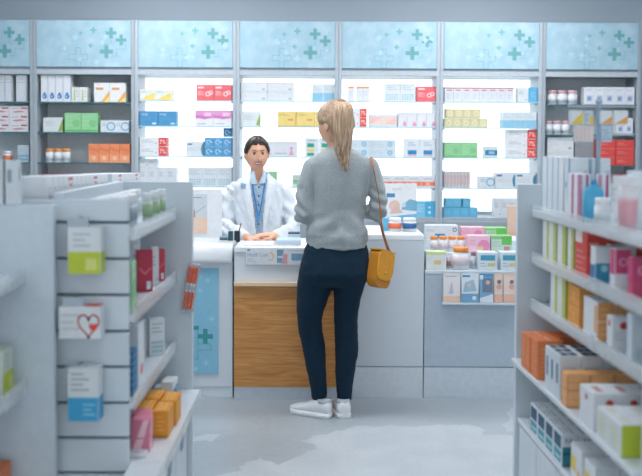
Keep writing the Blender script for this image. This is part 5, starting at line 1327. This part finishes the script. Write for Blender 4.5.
# --- pharmacist behind the counter
YQ = 5.75
def Q_(px, py, Y=YQ): return at(px, py, Y)
body = MB(); Mp = frame(Q_(256.9, 153.2, YQ-.02), (.20, -.97, -.06), s=.9)
head(body, Mp)
limb(body, [Q_(257.5, 186, YQ+.01), Q_(257.3, 176, YQ), Q_(257, 166, YQ+.0)], [.05, .044, .044])
trunk(body, [(180, 244, 271, .05, 0), (188, 236, 279, .08, 0), (205, 237, 280, .095, 0), (225, 240, 278, .09, 0), (245, 237, 280, .1, 0), (262, 236, 281, .11, .01)], YQ)
for px in (248, 269): limb(body, [Q_(px, 262), at(px, 262, YQ)+Vector((0, 0, -.36)), Vector((at(px, 262, YQ).x, YQ+.02, .06))], [.08, .058, .04]); 
aL = [Q_(234.5, 190), Q_(228.5, 203, YQ-.0), Q_(226.3, 226, YQ-.06), Q_(236, 233, YQ-.2), Q_(247.5, 237.6, 5.42)]
aR = [Q_(280.5, 190), Q_(287.5, 203, YQ-.0), Q_(293.5, 225, YQ-.06), Q_(285, 233, YQ-.2), Q_(275.5, 237.2, 5.43)]
limb(body, aL, [.04, .036, .034, .03, .024]); limb(body, aR, [.04, .036, .034, .03, .024])
hand(body, aL[-1]+Vector((0, 0, -.004)), (.93, -.35, -.04), (.3, -1, 0), (0, 0, 1), .88, .3); hand(body, aR[-1]+Vector((0, 0, .016)), (-.95, -.3, .0), (-.3, -1, 0), (0, -.1, 1), .88, .32)
pharm = mesh_from(body, 'person', skin_d, .0042, 2)
tag(pharm, 'smiling dark-haired pharmacist in white coat leaning on counter with clasped hands', 'person')
def inpoly(x, z, P):
    c = False
    for (x0, z0), (x1, z1) in zip(P, P[1:]+P[:1]):
        if (z0 > z) != (z1 > z) and x < (x1-x0)*(z-z0)/(z1-z0)+x0: c = not c
    return c
def PXZ(L_, Y): return [(at(a, b, Y).x, at(a, b, Y).z) for a, b in L_]
TR = [(171.5, 249.5, 266, .062, 0), (174.5, 246.5, 269.5, .07, 0), (179, 239.5, 275.5, .088, 0), (184, 233.5, 281.5, .102, 0), (190, 232, 284, .112, 0), (200, 233.5, 284.5, .12, 0), (212, 235, 284, .12, 0), (225, 235.5, 284, .12, 0), (240, 235, 285, .125, 0), (262, 233, 287, .13, 0)]
# shirt
mb = MB(); trunk(mb, [(r[0]+.6 if i else 170.5, r[1]+1.8, r[2]-1.8, r[3]-.012, r[4]) for i, r in enumerate(TR)], YQ)
neckV = PXZ([(252.3, 165), (264, 165), (262.5, 174), (257.9, 184.8), (253.4, 174)], YQ-.09)
shirt_m = patch_mat('#a3c0d8', '#bdd2e3', 60, .4, .6, .8, 4)
sh = mesh_from(mb, 'shirt', shirt_m, .006, 3, fold=fold(.004, 16), parent=pharm, cut=lambda c, n: c.y < YQ-.01 and inpoly(c.x, c.z, neckV)); sh['label'] = 'light blue buttoned shirt'
# coat
mb = MB(); trunk(mb, TR, YQ)
trunk(mb, [(255, 234, 286, .13, 0), (290, 229, 291, .14, 0), (320, 227, 293, .145, 0)], YQ)
limb(mb, [aL[0], aL[1], aL[2], aL[3], aL[3]*.25+aL[4]*.75], [.05, .05, .05, .046, .036]); limb(mb, [aR[0], aR[1], aR[2], aR[3], aR[3]*.25+aR[4]*.75], [.05, .05, .05, .046, .036])
coatV = PXZ([(249.5, 160), (266, 160), (267.3, 178), (265.8, 190), (263.2, 215), (262.2, 245), (257, 245), (254.8, 215), (251.2, 190), (248.8, 178)], YQ-.11)
coat_m = mat('#dbe2e8', .7, vary=.03, scale=20)
def coat_fold(co, n):
    v = .011*noise.noise(Vector((co.x*13, co.y*13, co.z*5)))+.007*noise.noise(Vector((co.x*30+co.z*12, co.y*28, co.z*20)))
    if abs(co.x-Q_(258, 200).x) > .155: v += .006*math.sin(co.z*85+co.x*40+4*noise.noise(co*8))
    return v
ct = mesh_from(mb, 'coat', coat_m, .006, 3, fold=coat_fold, parent=pharm, cut=lambda c, n: c.y < YQ-.02 and inpoly(c.x, c.z, coatV)); ct['label'] = 'white lab coat'
def coat_y(x, z, extra=0):
    """front surface of the trunk"""
    best = None
    rows = [(at(258, r[0], YQ).z, at(r[1], r[0], YQ).x, at(r[2], r[0], YQ).x, r[3]) for r in TR]
    for (z0, a0, b0, h0), (z1, a1, b1, h1) in zip(rows, rows[1:]):
        if z1 <= z <= z0 or (best is None and z > z0):
            t_ = max(0, min(1, (z0-z)/(z0-z1))); a = a0+(a1-a0)*t_; b = b0+(b1-b0)*t_; h = h0+(h1-h0)*t_; q = min(.97, abs((x-(a+b)/2)/((b-a)/2)))
            best = YQ-h*(1-q**2.3)**(1/2.3)
            if z1 <= z <= z0: break
    return (best or YQ-.12)-extra
def strip(name, L_, R_, m, off, parent, thick=.003, sub=10):
    """cloth strip between two px polylines lying on the trunk"""
    def pts(PL):
        out = []
        for (a, b), (c, d) in zip(PL, PL[1:]):
            for k in range(sub): out.append((a+(c-a)*k/sub, b+(d-b)*k/sub))
        out.append(PL[-1]); return out
    A_ = pts(L_); B_ = pts(R_); mb = MB(); rr = []
    for (a, b), (c, d) in zip(A_, B_):
        r = []
        for e in (0, 1):
            for k in ((0, .5, 1) if e == 0 else (1, .5, 0)):
                px = a+(c-a)*k; py = b+(d-b)*k; p = at(px, py, YQ-.115); p.y = coat_y(p.x, p.z, off+(.0 if e else thick)); r.append(p)
        rr.append(r)
    mb.rings(rr, m, sm=False); return mb.build(name, parent)
lp = mat('#e3e9ee', .65)
strip('lapel', [(249.3, 172.5), (243.5, 183), (242, 188)], [(250, 173.5), (249.6, 184), (250.5, 190)], lp, .004, ct)
strip('lapel', [(242.5, 189.5), (246, 205), (252, 224), (255.4, 236)], [(250.5, 190), (252.5, 205), (255, 224), (256.3, 236)], lp, .005, ct)
strip('lapel', [(266.6, 173.5), (267.3, 184), (267, 190)], [(267.6, 172.5), (273.5, 181), (275, 187)], lp, .004, ct)
strip('lapel', [(267, 190), (265.3, 205), (264, 224), (263.2, 236)], [(274.5, 188.5), (271, 203), (266.5, 222), (264.6, 236)], lp, .005, ct)
co_m = mat('#b5cbdd', .75)
strip('collar', [(252.2, 170.5), (249.6, 176), (250.8, 184)], [(254, 171.5), (255.2, 178), (256.8, 184)], co_m, .0, sh)
strip('collar', [(262.5, 171.5), (261.2, 178), (259.3, 184)], [(264.2, 170.5), (266.2, 176), (265, 183)], co_m, .0, sh)
lan = mat('#2f86c6', .5)
ly_ = strip('lanyard', [(251.2, 180), (252.5, 190), (255.5, 205), (257.6, 217)], [(252.6, 180), (254.0, 190), (257.0, 205), (259.0, 217)], lan, -.002, pharm)
ly_['label'] = 'bright blue lanyard'
strip('ribbon', [(264.2, 180), (263, 190), (260.6, 205), (258.2, 217)], [(265.6, 180), (264.4, 190), (262.0, 205), (259.4, 217)], lan, -.002, ly_)
strip('card', [(256.9, 216), (256.9, 222)], [(259.6, 216), (259.6, 222)], mat('#4d9fd6', .4), .002, ly_)
for py in (187.5, 196, 205, 224):
    p = at(258.6, py, YQ-.115); p.y = coat_y(p.x, p.z, -.0085); mb = MB(); mb.ball(p, (.0055, .003, .0055), mat('#3b4a5a', .3), 12, 8); mb.build('button', sh)
strip('badge', [(240.2, 183), (240.6, 188)], [(246, 184), (245.4, 188.5)], mat('#8aa6c2', .5), .006, ct)
dark = strand_mat('#1a1210', '#3d2b24')
hp_ = hair_cap(Mp, dark, .012, part=True).build('hair', pharm)
mb = MB(); c = Mp @ Vector((0, -.098, -.03)); mb.ball(c, (.036, .036, .034), dark, 18, 12); mb.build('bun', hp_)
eyes_brows(Mp, pharm, '#2b1a14', '#2a1c17', '#b65a55', teeth=True, smile=1)
for o in list(bpy.data.objects):
    if o.name.startswith('lettering'): bpy.data.objects.remove(o)
